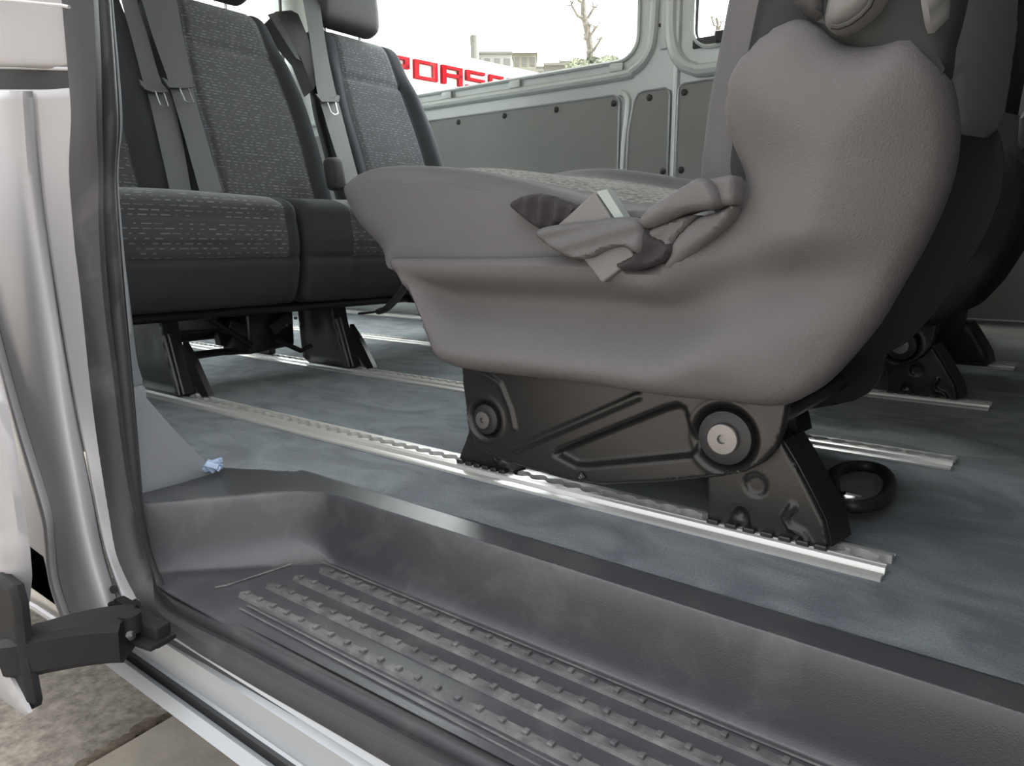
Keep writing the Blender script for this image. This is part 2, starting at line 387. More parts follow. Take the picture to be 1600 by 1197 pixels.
# far side wall (the van's left side): silver pressed steel with window openings
def wframe(y, s=-1):
    return lambda a, b_, d: Vector((a, y + s * d, b_))
W1 = rrect(-3.02, .915, -1.283, 1.50, .075); W2 = rrect(-1.088, .915, -.66, 1.50, .06)
outer = [(XR, -.05), (XF, -.05), (XF, ZC), (XR, ZC)]
o = puff('wall_left', outer, wframe(YW), 0, .05, M['silver_in'], step=.05, holes=[W1, W2],
         hf=lambda P_, d: -.028 * (1 - sst(np.maximum(-sdist(P_, np.array(W1)), -1), .0, .03)) * 0)
struct(o)
def pathbar(name, pts, r, mt, parent=None, flat=None, n=10):
    return MB().tube(pts, r, n, flat=flat).build(name, mt, parent)
# pressed beads round the openings
bead = cr([(XR, .868), (-2.2, .868), (-1.40, .868), (-1.30, .880), (-1.245, .925), (-1.228, 1.0), (-1.225, 1.2), (-1.225, ZC)], 8)
o1 = pathbar('pressed_bead', [(p[0], YW - .004, p[1]) for p in bead], .017, M['silver_in'], bpy.data.objects['wall_left'])
bead2 = cr([(-1.165, ZC), (-1.165, 1.1), (-1.160, .97), (-1.135, .895), (-1.08, .855), (-.98, .845), (-.4, .845), (XF, .845)], 8)
pathbar('pressed_bead', [(p[0], YW - .004, p[1]) for p in bead2], .022, M['silver_in'], bpy.data.objects['wall_left'])
bead3 = cr([(-1.345, .812), (-1.325, .80), (-1.315, .76), (-1.33, .60), (-1.335, .3), (-1.335, .05)], 8)
pathbar('pressed_bead', [(p[0], YW - .002, p[1]) for p in bead3], .012, M['silver_in'], bpy.data.objects['wall_left'])
pathbar('pressed_bead', [(-1.140, YW - .002, z) for z in (.05, .5, .83, 1.42)], .012, M['silver_in'], bpy.data.objects['wall_left'])
# inner window rims
for W_ in (W1, W2):
    xs = [p[0] for p in W_]; zs = [p[1] for p in W_]
    ring = W_ + [W_[0]]
    MB().tube([(p[0], YW - .006, p[1]) for p in ring], .007, 6, cap=False).build('window_rim', M['silver_in'], bpy.data.objects['wall_left'])
for xx in (-2.15, -1.80, -1.36, -.9):
    MB().box((xx, YW - .012, .895), (.05, .008, .026), bev=.002).build('trim_clip', M['silver_in'], bpy.data.objects['wall_left'])
for xx in (-1.205, -1.180):
    MB().cyl((xx, YW - .001, 1.007), (xx, YW - .003, 1.007), .006, 12).build('bolt_hole', M['plastic'], bpy.data.objects['wall_left'])
MB().box((-1.185, YW - .005, 1.17), (.030, .008, .48), bev=.003).build('pillar_face', M['silver_in'], bpy.data.objects['wall_left'])
for i, (W_, yy) in enumerate(((W1, YW + .02), (W2, YW + .02))):
    b = MB(); b.prism([(p[0] * 1.0, yy, p[1]) for p in W_], (0, .004, 0)); g = struct(b.build('window_%d' % (i + 1), M['glass'], sharp=80))
    r = W_ + [W_[0]]; MB().tube([(p[0], yy, p[1]) for p in r], .009, 6, cap=False).build('rubber_gasket', M['rubber_clean'], g)
w2 = bpy.data.objects['window_2']
MB().box((-.875, YW - .004, .930), (.42, .012, .030), bev=.003).build('slider_frame', M['rubber_clean'], w2)
MB().box((-.955, YW - .016, .936), (.10, .014, .034), bev=.003).build('slider_catch', M['plastic'], w2)
# interior lining panels with push rivets
def interior_panel(poly, label, rivets):
    R_ = empty('interior_panel', (sum(p[0] for p in poly) / len(poly), YW - .008, min(p[1] for p in poly)), label, 'panel', 'grey lining panels on the far wall')
    puff('panel_board', poly, wframe(YW - .012), .002, .006, M['panel'], step=.03, parent=R_)
    MB().tube([(p[0], YW - .0125, p[1]) for p in poly + [poly[0]]], .0038, 6, cap=False).build('edge_seal', M['silver'], R_)
    for (x_, z_) in rivets:
        MB().lathe((x_, YW - .014, z_), (0, -1, 0), [(.011, 0), (.011, .002), (.006, .006), (.001, .0065)], 14).build('rivet', M['plastic'], R_)
    return R_
interior_panel(rrect(-3.05, .10, -1.345, .806, .03), 'long grey lining panel under the big far window behind the rear seats', [(-2.086, .785), (-1.848, .786), (-1.606, .783), (-1.366, .779), (-2.35, .786), (-1.37, .16)])
pp = [(-1.312, .10), (-1.155, .10), (-1.155, .78), (-1.160, .797), (-1.175, .806), (-1.25, .806), (-1.272, .80), (-1.290, .77), (-1.306, .68), (-1.312, .5)]
interior_panel(pp, 'narrow grey lining panel with curved upper corner on the far wall pillar', [(-1.229, .782), (-1.170, .541), (-1.290, .16)])
interior_panel(rrect(-1.125, .10, .5, .812, .02), 'grey lining panel right of the narrow pillar panel, partly behind the nearest seat', [(-1.104, .784), (-1.104, .541), (-.7, .79)])
# lower ledge of the far wall behind the rear rail
lp = [(YW, .0), (YW - .045, .0), (YW - .055, .03), (YW - .05, .055), (YW - .02, .068), (YW, .10)]
b = MB(); b.prism([(XR, y, z) for y, z in lp], (XF - XR, 0, 0)); struct(b.build('trim_1', M['silver_in']))
# ceiling, rear and front ends
b = MB(); b.prism([(XR, .30, ZC), (XF + .8, .30, ZC), (XF + .8, YW + .05, ZC), (XR, YW + .05, ZC)], (0, 0, .04)); struct(b.build('ceiling', M['ceiling']))
RW = [(.50, .90), (1.35, .90), (1.35, 1.52), (.50, 1.52)]; RW2 = [(1.43, .90), (2.26, .90), (2.26, 1.52), (1.43, 1.52)]
puff('wall_rear', [(.30, -.05), (YW, -.05), (YW, ZC), (.30, ZC)], lambda a, b_, d: Vector((XR + d, a, b_)), 0, .05, M['silver_in'], step=.08, holes=[RW, RW2])['kind'] = 'structure'
for i, R_ in enumerate((RW, RW2)):
    b = MB(); b.prism([(XR - .02, p[0], p[1]) for p in R_], (.004, 0, 0)); g = struct(b.build('window_%d' % (i + 3), M['glass'], sharp=80))
    MB().tube([(XR + .0, p[0], p[1]) for p in R_ + R_[:1]], .01, 6, cap=False).build('rubber_gasket', M['rubber_clean'], g)
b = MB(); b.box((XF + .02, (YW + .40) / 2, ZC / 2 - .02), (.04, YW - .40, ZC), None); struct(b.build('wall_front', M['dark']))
b = MB(); b.prism([(.10, .33, -.12), (XF + .04, .33, -.12), (XF + .04, .33, ZC), (.10, .33, ZC)], (0, .12, 0)); struct(b.build('wall_right_front', M['body']))  # unseen front body side, added and drawn close to darken the right

# ------------------------------------------------------------------ near side of the body: pillar jamb, quarter panel, sill
def ln(pts, n=5, **kw): return [at(u, v, **kw) for u, v in cr(pts, n)]
seal_in = [(164, -60), (168, 0), (178, 110), (184, 190), (177, 265), (183, 350), (200, 550), (212, 700), (219, 800), (232, 870), (260, 920), (320, 955), (400, 989), (662, 1127), (794, 1197), (1000, 1306), (1500, 1570)]
seal_out = [(106, -60), (112, 0), (121, 150), (123, 300), (133, 450), (150, 600), (168, 750), (188, 850), (208, 915), (232, 962), (265, 998), (400, 1076), (560, 1165), (632, 1205), (800, 1300), (1200, 1525)]
YI, YO = .375, .335
def arcs(pts, n):  # equal arc-length samples of a 3-D polyline
    pts = [np.array(p) for p in pts]; d = [0]
    for i in range(1, len(pts)): d.append(d[-1] + np.linalg.norm(pts[i] - pts[i - 1]))
    out = []
    for k in range(n):
        s = d[-1] * k / (n - 1); j = max(i for i in range(len(d)) if d[i] <= s + 1e-12); j = min(j, len(pts) - 2)
        t = (s - d[j]) / (d[j + 1] - d[j] + 1e-12); out.append(Vector(pts[j] * (1 - t) + pts[j + 1] * t))
    return out
def clipx(pts, xm=.35):
    return [p for p in pts if p.x < xm]
A = clipx(ln(seal_in, 8, y=YI)); B_ = clipx(ln(seal_out, 8, y=YO))
A[-1].x = B_[-1].x = .35
A[-1].z = -.0775
NS = 150; A = arcs(A, NS); B_ = arcs(B_, NS)
verts = []; faces = []
prof = [(0, -.012), (0, .004), (.03, .006), (.06, .001), (.10, .008), (.22, .011), (.34, .010), (.42, .004), (.50, .006), (.62, .015), (.80, .017), (.93, .012), (1, .002), (1, -.012)]
for i in range(NS):
    a, c = A[i], B_[i]; t = (A[min(i + 1, NS - 1)] - A[max(i - 1, 0)]).normalized(); w = (c - a); n = t.cross(w).normalized()
    # outward normal of the opening side: towards +x on the pillar, towards +z on the sill
    if n.x + n.z < 0: n = -n
    for s, h in prof: verts.append(a + w * s + n * h)
m = len(prof)
for i in range(NS - 1):
    for j in range(m - 1): faces.append([i * m + j, i * m + j + 1, (i + 1) * m + j + 1, (i + 1) * m + j])
    faces.append([i * m + m - 1, i * m, (i + 1) * m, (i + 1) * m + m - 1])
faces += [list(range(m)), [(NS - 1) * m + j for j in range(m)][::-1]]
tag(mk('door_seal', verts, faces, M['rubber'], sharp=50), 'black rubber weatherstrip running down the silver pillar and along the dusty sill', 'door seal')
# metal lip just inside the seal on the pillar
b = MB(); pl = [p for p in ln([(169, -60), (172, 0), (182, 110), (187, 190), (181, 265), (186, 350), (202, 520)], 6, y=YI + .006)]
b.tube(pl, .0028, 6); struct(b.build('trim_2', M['silver']))
# pillar jamb: skin between traced lines
def skin(name, lines, mt, n=60, parent=None, thick=.004, sub=6):
    Ls = [arcs(l, n) for l in lines]; rows = []
    for i in range(n): rows.append([Vector(q) for q in cr([tuple(l[i]) for l in Ls], sub)])
    m = len(rows[0]); vs = [p for r in rows for p in r]
    fs = [[i * m + j, i * m + j + 1, (i + 1) * m + j + 1, (i + 1) * m + j] for i in range(n - 1) for j in range(m - 1)]
    o = mk(name, vs, fs, mt, parent, sharp=45)
    md = o.modifiers.new('thickness', 'SOLIDIFY'); md.thickness = thick; md.offset = 0
    return o
jr = ln([(125, 137), (124, 300), (134, 450), (151, 600), (169, 750), (189, 850), (209, 915), (240, 975)], 8, y=.338)
jm = ln([(54, 142), (62, 230), (71, 320), (86, 430), (103, 540), (122, 650), (146, 770), (162, 850), (180, 905), (200, 960)], 8, y=.322)
jm2 = ln([(50, 142), (58, 230), (67, 320), (82, 430), (99, 540), (118, 650), (142, 770), (157, 850), (172, 905), (190, 962)], 8, y=.324)
jl = ln([(18, 142), (24, 230), (32, 320), (45, 430), (62, 540), (85, 650), (108, 750), (125, 830), (140, 900), (160, 970)], 8, y=.306)
jl2 = ln([(-60, 142), (-55, 230), (-42, 320), (-22, 430), (5, 540), (38, 660), (78, 790), (84, 840), (92, 910), (118, 985)], 8, y=.300)
wr = skin('wall_right', [jr, jm], M['body']); struct(wr)
skin('pillar_outer_panel', [jm2, jl, jl2], M['body'], parent=wr)
# dark return behind the panel edge, and the pale flange
fl1 = ln([(-60, 142), (-55, 230), (-42, 320), (-22, 430), (5, 540), (38, 660), (78, 790), (84, 840), (92, 910), (118, 985)], 8, y=.298)
fl2 = ln([(-75, 142), (-70, 230), (-57, 320), (-37, 430), (-9, 545), (25, 670), (64, 800), (71, 842), (79, 912), (106, 990)], 8, y=.290)
fl3 = ln([(-75, 142), (-70, 230), (-57, 320), (-37, 430), (-9, 545), (25, 670), (64, 800), (71, 842), (79, 912), (106, 990)], 8, y=.330)
skin('pillar_flange', [fl1, fl2, fl3], M['body'], parent=wr, thick=.002)
# upper quarter panel with the dark door-rail slot
up0 = [at(u, v, y=.345) for u, v in ((116, 108), (114, 60), (109, 0), (104, -60))]
up1 = [at(u, v, y=.305) for u, v in ((-80, 104), (-80, 60), (-80, 0), (-80, -60))]
skin('upper_quarter_panel', [up0, [(a + c) / 2 + Vector((0, -.006, 0)) for a, c in zip(up0, up1)], up1], M['body'], n=12, parent=wr)
b = MB(); b.tube([at(u, v, y=.30) for u, v in ((-80, -4), (20, 1), (100, 9), (108, 11))], .0015, 6); b.build('waist_crease', M['body'], wr)
sl = [at(u, v, y=.337) for u, v in ((-90, 104), (60, 108), (117, 110), (117, 128), (108, 137), (60, 141), (-90, 143))]
b = MB(); b.prism(sl, (0, .02, 0)); b.build('door_rail_slot', M['arm'], wr)
b = MB(); b.tube([at(u, v, y=.338) for u, v in ((104, 143), (98, 144), (60, 144), (-80, 143))], .0028, 8); b.build('slot_ledge', M['body'], wr)
b = MB(); b.tube([at(u, v, y=.338) for u, v in ((110, 108), (60, 107), (-80, 104))], .002, 8); b.build('slot_lip', M['body'], wr)
# inner side of the rear body wall
b = MB(); b.prism([(XR, .44, 0), (-1.02, .44, 0), (-1.02, .44, .9), (XR, .44, .9)], (0, .02, 0)); b.build('inner_skin', M['silver_in'], wr)
b = MB(); b.prism([(XR, .34, -.165), (-1.02, .34, -.165), (-.98, .34, .55), (-.98, .34, .9), (XR, .34, .9)], (0, .01, 0)); b.build('outer_skin', M['body'], wr)
b = MB(); b.box((-3.0, .42, 1.24), (.2, .1, .72)); b.box((-.95, .42, 1.24), (.12, .09, .72)); b.box((-2.0, .42, 1.24), (.1, .08, .72)); b.build('window_post', M['body'], wr)
# gusset at the foot of the pillar, facing the door opening
gp = [at(178, 250, x=-.885), at(186, 350, x=-.885), at(199, 450, x=-.885), at(210, 560, x=-.885), at(221, 592, x=-.885), at(221, 602, x=-.884)]
def strip(name, L1, L2, mt, parent=None, thick=.004): return skin(name, [L1, L2], mt, n=30, parent=parent, thick=thick, sub=2)
q1 = ln([(183, 255), (188, 350), (203, 480), (213, 562), (221, 590), (222, 603)], 5, x=-.885)
q2 = ln([(120, 255), (130, 350), (150, 480), (165, 562), (170, 590), (172, 608)], 5, x=-.885)
strip('pillar_inner_trim', q1, q2, M['silver'], wr)
g1 = ln([(225, 605), (228, 622), (262, 660), (300, 700), (328, 726), (338, 738)], 5, x=-.878)
for p_, tx in zip(g1, np.linspace(0, 1, len(g1))): pass
gus = [(at(u, v, x=-.878)) for u, v in ((180, 612), (224, 603), (227, 606), (229, 622), (262, 660), (300, 700), (330, 729), (338, 738), (290, 760), (218, 792), (190, 800))]
frm = lambda a, b_, d: Vector((-.878 + d, a, b_))
puff('pillar_gusset', [(p.y, p.z) for p in gus], frm, .004, .01, M['silver'], step=.01, parent=wr)
b = MB(); c0 = at(336, 729, x=-.866)
for k in range(9):
    b.box(c0 + Vector((random.uniform(-.004, .006), random.uniform(-.008, .010), random.uniform(-.006, .006))), (.004, .016, .007), Matrix.Rotation(random.uniform(-1, 1), 3, 'X') @ Matrix.Rotation(random.uniform(-1, 1), 3, 'Z'), bev=.001)
tag(b.build('plastic_film', M['blue']), 'crumpled scrap of blue protective film at the gusset tip by the carpet', 'plastic film')

# sill: pressed steel profile carried along the door opening (y, z)
zo = .30
def rr_(u, v): p = at(u, v, z=-.12); return p.y / .42    # y per metre of drop below the lens, for lines parallel to the sill
def yz(u, v, z): return (rr_(u, v) * (H - z), z)
s_white = rr_(560, 1165); s_l1 = rr_(584, 1197); s_g1 = rr_(400, 1153); s_g2 = rr_(400, 1172); s_out = rr_(345, 1180)
zs_ = (-.098, -.112, -.150, -.150, -.138, -.156)
zw = H - (YO + .001) / s_white
P0 = (YO + .014, zw); P1 = (YO + .001, zw); P1b = (YO - .002, zw - .006)
P2 = (s_l1 * (H - zw + .018), zw - .018); P2c = (s_l1 * (H - zw + .018) - .006, zw - .022)
P2b = (s_g1 * (H + .140) + .004, -.140)
P3 = (s_g1 * (H + .142), -.143); P3b = (s_g1 * (H + .142) - .001, -.160); P4b = (s_g2 * (H + .158) , -.160)
P4 = (s_g2 * (H + .146) - .002, -.146); P5 = ((s_g2 * .446 + s_out * .456) / 2, -.143); P6 = (s_out * (H + .158), -.154); P7 = (s_out * (H + .158) + .012, -.158); P8 = (.335, -.19); P9 = (.45, -.30); P10 = (.37, -.10)
sp = [P0, P1, P1b, P2, P2c, P2b, P3, P3b, P4b, P4, P5, P6, P7, P8, P9, P10]
print('sill', [(round(a, 3), round(c, 3)) for a, c in sp])
b = MB(); b.prism([(-.90, y, z) for y, z in sp[4:] + [(P0[0], zw - .012)]], (1.35, 0, 0))
sill = tag(b.build('trim_3', M['silver'], sharp=25), kind='structure')
b = MB(); b.prism([(-.765, y, z) for y, z in (P0, P1, P1b, P2, P2c, (P0[0], zw - .022))], (1.215, 0, 0)); b.build('raised_edge', M['silver'], sill, sharp=25)
mb = MB(); mb.prism([(-.88, y, z) for y, z in ((P3[0] + .001, -.1425), (P3[0] - .0040, -.1425), (P3b[0] - .0040, -.1595), (P3[0] + .001, -.1595))], (1.3, 0, 0)); mb.build('guide_track', M['plastic'], sill)
mb = MB(); mb.prism([(-.88, y, z) for y, z in ((P3[0] - .0005, -.1585), (P4[0] + .0005, -.1585), (P4[0] + .0005, -.1560), (P3[0] - .0005, -.1560))], (1.3, 0, 0)); mb.build('guide_track', M['rubber_clean'], sill)
# lower rear quarter visible below the pillar
q = [at(u, v, y=.33) for u, v in ((-60, 700), (30, 760), (66, 822), (70, 880), (100, 960), (130, 1010), (150, 1022), (110, 1000), (40, 960), (-60, 900))]
b = MB(); b.prism([at(u, v, y=.34) for u, v in ((-80, 800), (35, 845), (68, 870), (80, 920), (125, 990), (60, 960), (35, 942), (-80, 880))], (0, .01, 0)); b.build('lower_quarter_panel', mat('cream_silver', (.55, .52, .47), .45, .1), wr)
b = MB(); b.tube([at(u, v, y=.333) for u, v in ((-60, 880), (30, 935), (60, 952), (90, 972), (140, 1008))], .005, 8); b.build('lower_quarter_lip', M['body'], wr)
b = MB(); b.prism([at(u, v, y=.36) for u, v in ((-80, 560), (0, 560), (75, 800), (72, 870), (30, 850), (-80, 800))], (0, .01, 0)); b.build('recess_panel', M['plastic'], wr)
b = MB(); b.tube([at(u, v, y=.345) for u, v in ((-20, 755), (30, 795), (68, 821))], .004, 8); b.build('recess_rib', M['body'], wr)
# holes and bead near the hinge
for (u, v) in ((178, 921), (213, 942)):
    c = at(u, v, y=.317); b = MB(); b.lathe(c, (.55, -.8, .1), [(.0001, 0), (.0045, 0), (.0045, .001), (.0001, .001)], 14); b.build('bolt_hole', M['plastic'], wr)

# ------------------------------------------------------------------ sliding door, pushed back along the body
DR = struct(bpy.data.objects.new('door_1', None)); COL.objects.link(DR); DR.location = (-1.15, .24, GZ + .2)
d_out = [(-80, 640), (0, 655), (10, 700), (22, 790), (32, 860), (36, 900), (33, 940), (28, 960), (-80, 960)]
def dfr(y, s=-1): return lambda a, b_, d: Vector((a, y + s * d, b_))
puff('door_skin', px([(-120, 250), (-60, 400), (-22, 560), (0, 650), (12, 715), (24, 800), (33, 865), (36, 905), (33, 940), (29, 962), (-120, 962)], y=.235), dfr(.235), .010, .008, M['body'], step=.012, parent=DR)
puff('lower_molding', px([(-120, 892), (0, 896), (26, 915), (34, 945), (42, 1020), (56, 1096), (54, 1106), (46, 1110), (36, 1095), (4, 1030), (-30, 985), (-120, 960)], y=.222), dfr(.222), .004, .006, M['arm'], step=.008, parent=DR)
puff('lower_skin', px([(-80, 900), (-10, 1010), (30, 1085), (44, 1115), (38, 1118), (0, 1090), (-80, 1020)], y=.215), dfr(.215), .003, .004, M['body'], step=.01, parent=DR)
# support arm from the door to the sill track
def box_sweep(name, pts, w, h, mt, parent, bev=.2):
    rows = []; P_ = [Vector(p) for p in pts]
    for i, p in enumerate(P_):
        t = (P_[min(i + 1, len(P_) - 1)] - P_[max(i - 1, 0)]).normalized(); sd = t.cross(Vector((0, 0, 1))).normalized(); u_ = sd.cross(t)
        ww = w[i] if isinstance(w, list) else w; hh = h[i] if isinstance(h, list) else h; q = min(ww, hh) * bev
        rows.append([p + sd * (ww / 2 - q) + u_ * hh / 2, p + sd * (-ww / 2 + q) + u_ * hh / 2, p + sd * (-ww / 2) + u_ * (hh / 2 - q), p + sd * (-ww / 2) + u_ * (-hh / 2 + q),
                     p + sd * (-ww / 2 + q) - u_ * hh / 2, p + sd * (ww / 2 - q) - u_ * hh / 2, p + sd * (ww / 2) + u_ * (-hh / 2 + q), p + sd * (ww / 2) + u_ * (hh / 2 - q)])
    v = [q for r in rows for q in r]; n = 8
    f = [[i * n + j, i * n + (j + 1) % n, (i + 1) * n + (j + 1) % n, (i + 1) * n + j] for i in range(len(rows) - 1) for j in range(n)] + [list(range(n))[::-1], [(len(rows) - 1) * n + j for j in range(n)]]
    return mk(name, v, f, mt, parent, sharp=30)
arm = [at(38, 1016, y=.234), at(62, 1012, y=.240), at(100, 1003, y=.252), at(140, 995, y=.266), at(178, 990, y=.28), at(203, 989, y=.290)]
arm = [Vector(p) for p in cr([tuple(p) for p in arm], 6)]
box_sweep('support_arm', arm, .050, .040, M['arm'], DR, .15)
br = empty('roller_bracket', (0, 0, 0), None, None); br.parent = DR
br.location = Vector((0, 0, 0)) 
def bx(c, d, rz=0, bev=.002): return c, d, Matrix.Rotation(rz, 3, 'Z'), bev
b = MB()
c1 = at(215, 990, y=.300)
b.box(c1, (.075, .030, .006), Matrix.Rotation(.2, 3, 'Z'), bev=.002)
b.box(at(232, 985, y=.306), (.045, .018, .022), Matrix.Rotation(.2, 3, 'Z'), bev=.003)
b.box(at(190, 962, y=.318), (.035, .012, .030), Matrix.Rotation(-.2, 3, 'Y'), bev=.003)
b.box(at(207, 976, y=.312), (.030, .030, .010), Matrix.Rotation(.5, 3, 'Y'), bev=.002)
b.prism([at(u, v, y=.312) for u, v in ((178, 936), (215, 957), (250, 988), (240, 1000), (200, 985), (180, 965))], (0, .01, 0))
b.cyl(at(205, 985, y=.29), at(205, 985, y=.29) + Vector((0, 0, .018)), .010, 20)
b.cyl(at(183, 962, y=.303), at(183, 962, y=.303) + Vector((.004, -.012, .006)), .006, 14)
bo = b.build('roller_bracket', M['arm'], DR); bpy.data.objects.remove(br)
b = MB()
for (u, v, yy) in ((209, 968, .296), (196, 973, .290), (203, 992, .272)):
    c = at(u, v, y=yy); b.lathe(c, (.3, -.5, .8), [(.0001, -.004), (.0035, -.004), (.0035, .001), (.0025, .002), (.0001, .002)], 12)
b.build('bracket_bolt', M['blackmetal'], bo)

# ------------------------------------------------------------------ entry step tray
_cx = sorted((p.x, p.z) for p in A if p.z < .02 and p.x > min(q.x for q in A if q.z < .02) + 1e-4)
X0_ = _cx[0][0] - .004
def zc(x): return sum(zc_(x + o) for o in (-.006, -.004, -.002, 0, .002, .004, .006)) / 7
def zc_(x):
    if x <= _cx[0][0]: return .004
    for (x0, z0), (x1, z1) in zip(_cx, _cx[1:]):
        if x0 <= x <= x1: return min(.004, z0 + (z1 - z0) * (x - x0) / (x1 - x0 + 1e-9)) + .001
    return _cx[-1][1] + .001
def dep(x, y):
    # rounded basin: distance inside the rim line, each wall with its own slope length
    ax, ay, bx_, by_ = -.728, .541, -.841, .383
    dx_, dy_ = bx_ - ax, by_ - ay; L_ = math.hypot(dx_, dy_)
    dl = (-dy_ * (x - ax) + dx_ * (y - ay)) / L_; dr = .062 - x; df = .541 - y
    def comb(a, c, ra):
        if a <= 0 or c <= 0: return min(a, c)
        if a < ra and c < ra: return ra - math.hypot(ra - a, ra - c)
        return min(a, c)
    def rise(e): e = max(0, min(1, e)); return e * e * (3 - 2 * e)
    def bowl(e): e = max(0, min(1, e)); return (1 - (1 - e) ** 2.1) * min(1, e / .12) ** .35
    xr_ = ax + (bx_ - ax) * (y - ay) / (by_ - ay); k_ = 1 + 1.5 * max(0, y - .383) / .158; sl = max(0, min(1, (.004 - zc(X0_ + (x - xr_) / k_)) / .079)); sf = rise(df / .018); sr = bowl(dr / .10)
    c = comb(comb(dl, df, .045), comb(dr, df, .045), .01)       # plan rounding of the rim corners
    w = min(1, min(max(dl, 0), max(dr, 0)) / .10); w = w * w * (3 - 2 * w)
    e = max(0, min(1, min(df / .019, c / .022))); return min(sl, sr) * .5 * (1 + math.tanh(2.3 * (2 * e - 1)) / math.tanh(2.3))
ysr = sorted(set([round(v, 5) for v in list(np.linspace(.362, .50, 40)) + list(np.linspace(.50, .545, 60)) + list(np.linspace(.545, .585, 9))]))
xsr = list(np.linspace(-.925, -.66, 150)) + list(np.linspace(-.657, -.60, 16)) + list(np.linspace(-.595, -.05, 60)) + list(np.linspace(-.045, .35, 60))
vs = []; fs = []; nx_ = len(xsr); ny_ = len(ysr)
for x in xsr:
    for y in ysr:
        z = .004 - (.079) * dep(x, y)
        if y > .578: z = .004 - (y - .578) / .007 * .012
        vs.append((x, y, z))
for i in range(nx_ - 1):
    for j in range(ny_ - 1):
        cxm = (xsr[i] + xsr[i + 1]) / 2; cym = (ysr[j] + ysr[j + 1]) / 2
        if cxm < -.92: continue
        if cxm < -.80 and cym > .565 - (-.80 - cxm) * .55: continue
        fs.append([i * ny_ + j, i * ny_ + j + 1, (i + 1) * ny_ + j + 1, (i + 1) * ny_ + j])
step = empty('entry_step', (-.4, .46, -.075), 'black plastic entry step tray with dusty ribbed tread inside the door sill', 'step tray')
so = mk('step_tray', vs, fs, M['step'], step, sharp=60); md = so.modifiers.new('thickness', 'SOLIDIFY'); md.thickness = .003; md.offset = -1
ZF = -.075
yr = [rr_(u, v) * (H - ZF - .003) for u, v in ((380, 926), (421, 913), (463, 901), (505, 889))]
yr = [yr[0] + (yr[3] - yr[0]) * k / 3 for k in range(4)]
for k, y in enumerate(yr):
    x0 = at((380, 421, 463, 505)[k], (926, 913, 901, 889)[k], z=ZF).x
    b = MB(); w = .0068; pr = []
    for j in range(9): a = math.pi / 2 + math.pi * j / 8; pr.append((x0 + w + math.cos(a) * w, y + math.sin(a) * w))
    pr += [(.02, y - w), (.02, y + w)]
    n = len(pr); in_ = [(p[0] + (.0015 if p[0] < 0 else 0), y + (p[1] - y) * .72) for p in pr]
    b.add([(p[0], p[1], ZF - .001) for p in pr] + [(p[0], p[1], ZF + .0028) for p in in_], [[n + i for i in range(n)]] + [[i, (i + 1) % n, n + (i + 1) % n, n + i] for i in range(n)])
    xx = x0 + .012 + (k % 2) * .008
    while xx < .01:
        b.box((xx, y + .0012, ZF + .0040), (.0050, .0062, .0034), Matrix.Rotation(.0, 3, 'Z'), bev=.0007); xx += .0235
    b.build('tread_rib', M['tread'], step)
# fine raised outline round the tread
xo = -.708
pth = [(.02, yr[3] + .0135), (xo + .02, yr[3] + .0135), (xo + .006, yr[3] + .0115), (xo, yr[3] + .004), (xo - .012, yr[0] + .0), (xo - .018, yr[0] - .010)]
MB().tube([(x, y, ZF + .0011) for x, y in pth], .0011, 6).build('tread_outline', M['tread'], step)
for yy_ in (yr[0] - .012, yr[0] - .0205):
    MB().tube([(-.66, yy_, ZF + .0011), (.05, yy_, ZF + .0011)], .0010, 6).build('tread_outline', M['tread'], step)
c = at(500, 823, y=.536); MB().lathe(c, (0, -1, .1), [(.001, -.002), (.006, -.002), (.005, .002), (.001, .003)], 14).build('push_stud', M['step'], step)

# ------------------------------------------------------------------ seat rails
def rail(y0, label):
    X0, X1 = -3.05, -.117; R_ = empty('seat_rail', ((X0 + X1) / 2, y0 + .034, 0), label, 'floor rail', 'aluminium seat rails set in the carpet')
    sc = 1.0; pr = [(0, -.004), (0, .003), (.004, .0042), (.011, .0042), (.013, .0016), (.016, .0016), (.018, .0070), (.0245, .0084), (.0245, .0046), (.0245, -.004)]
    b = MB(); b.prism([(X0, y0 + y, z) for y, z in pr], (X1 - X0, 0, 0))
    pr2 = [(.0495, -.004), (.0495, .0046), (.0495, .0084), (.058, .0070), (.060, .003), (.063, .003), (.065, .0042), (.069, .0036), (.070, -.004)]
    b.prism([(X0, y0 + y, z) for y, z in pr2], (X1 - X0, 0, 0))
    b.build('rail_bar', M['alu'], R_, sharp=20)
    b = MB(); b.prism([(X0, y0 + .0245, -.004), (X0, y0 + .0245, .0006), (X0, y0 + .0495, .0006), (X0, y0 + .0495, -.004)], (X1 - X0 - .004, 0, 0)); b.build('channel_floor', M['channel'], R_)
    # scalloped lips over the channel
    pitch = .0254; rad = .0108; hw = .0046; ym = y0 + .037; b = MB(); n = int((X1 - X0) / pitch * 12); tops = [[], []]
    for k in range(n + 1):
        x = X0 + (X1 - X0) * k / n; ph = ((X1 - x - .013) / pitch) % 1; dx_ = (ph - .5) * pitch
        h = math.sqrt(max(rad * rad - dx_ * dx_, 0)); h = max(hw, h); tops[0].append((x, ym - h)); tops[1].append((x, ym + h))
    for sidx, ye in ((0, y0 + .0235), (1, y0 + .0505)):
        v = []; f = []
        for (x, y) in tops[sidx]: v += [(x, ye, .0086), (x, y, .0086), (x, y, .0002), (x, ye, .0002)]
        for k in range(n):
            for j in range(4): f.append([k * 4 + j, k * 4 + (j + 1) % 4, k * 4 + 4 + (j + 1) % 4, k * 4 + 4 + j])
        f += [[0, 1, 2, 3], [n * 4 + 3, n * 4 + 2, n * 4 + 1, n * 4]]
        b.add(v, f)
    b.build('scalloped_lip', M['alu'], R_, sharp=25)
    return R_
RY = [.693, 1.113, 1.573, 2.125]
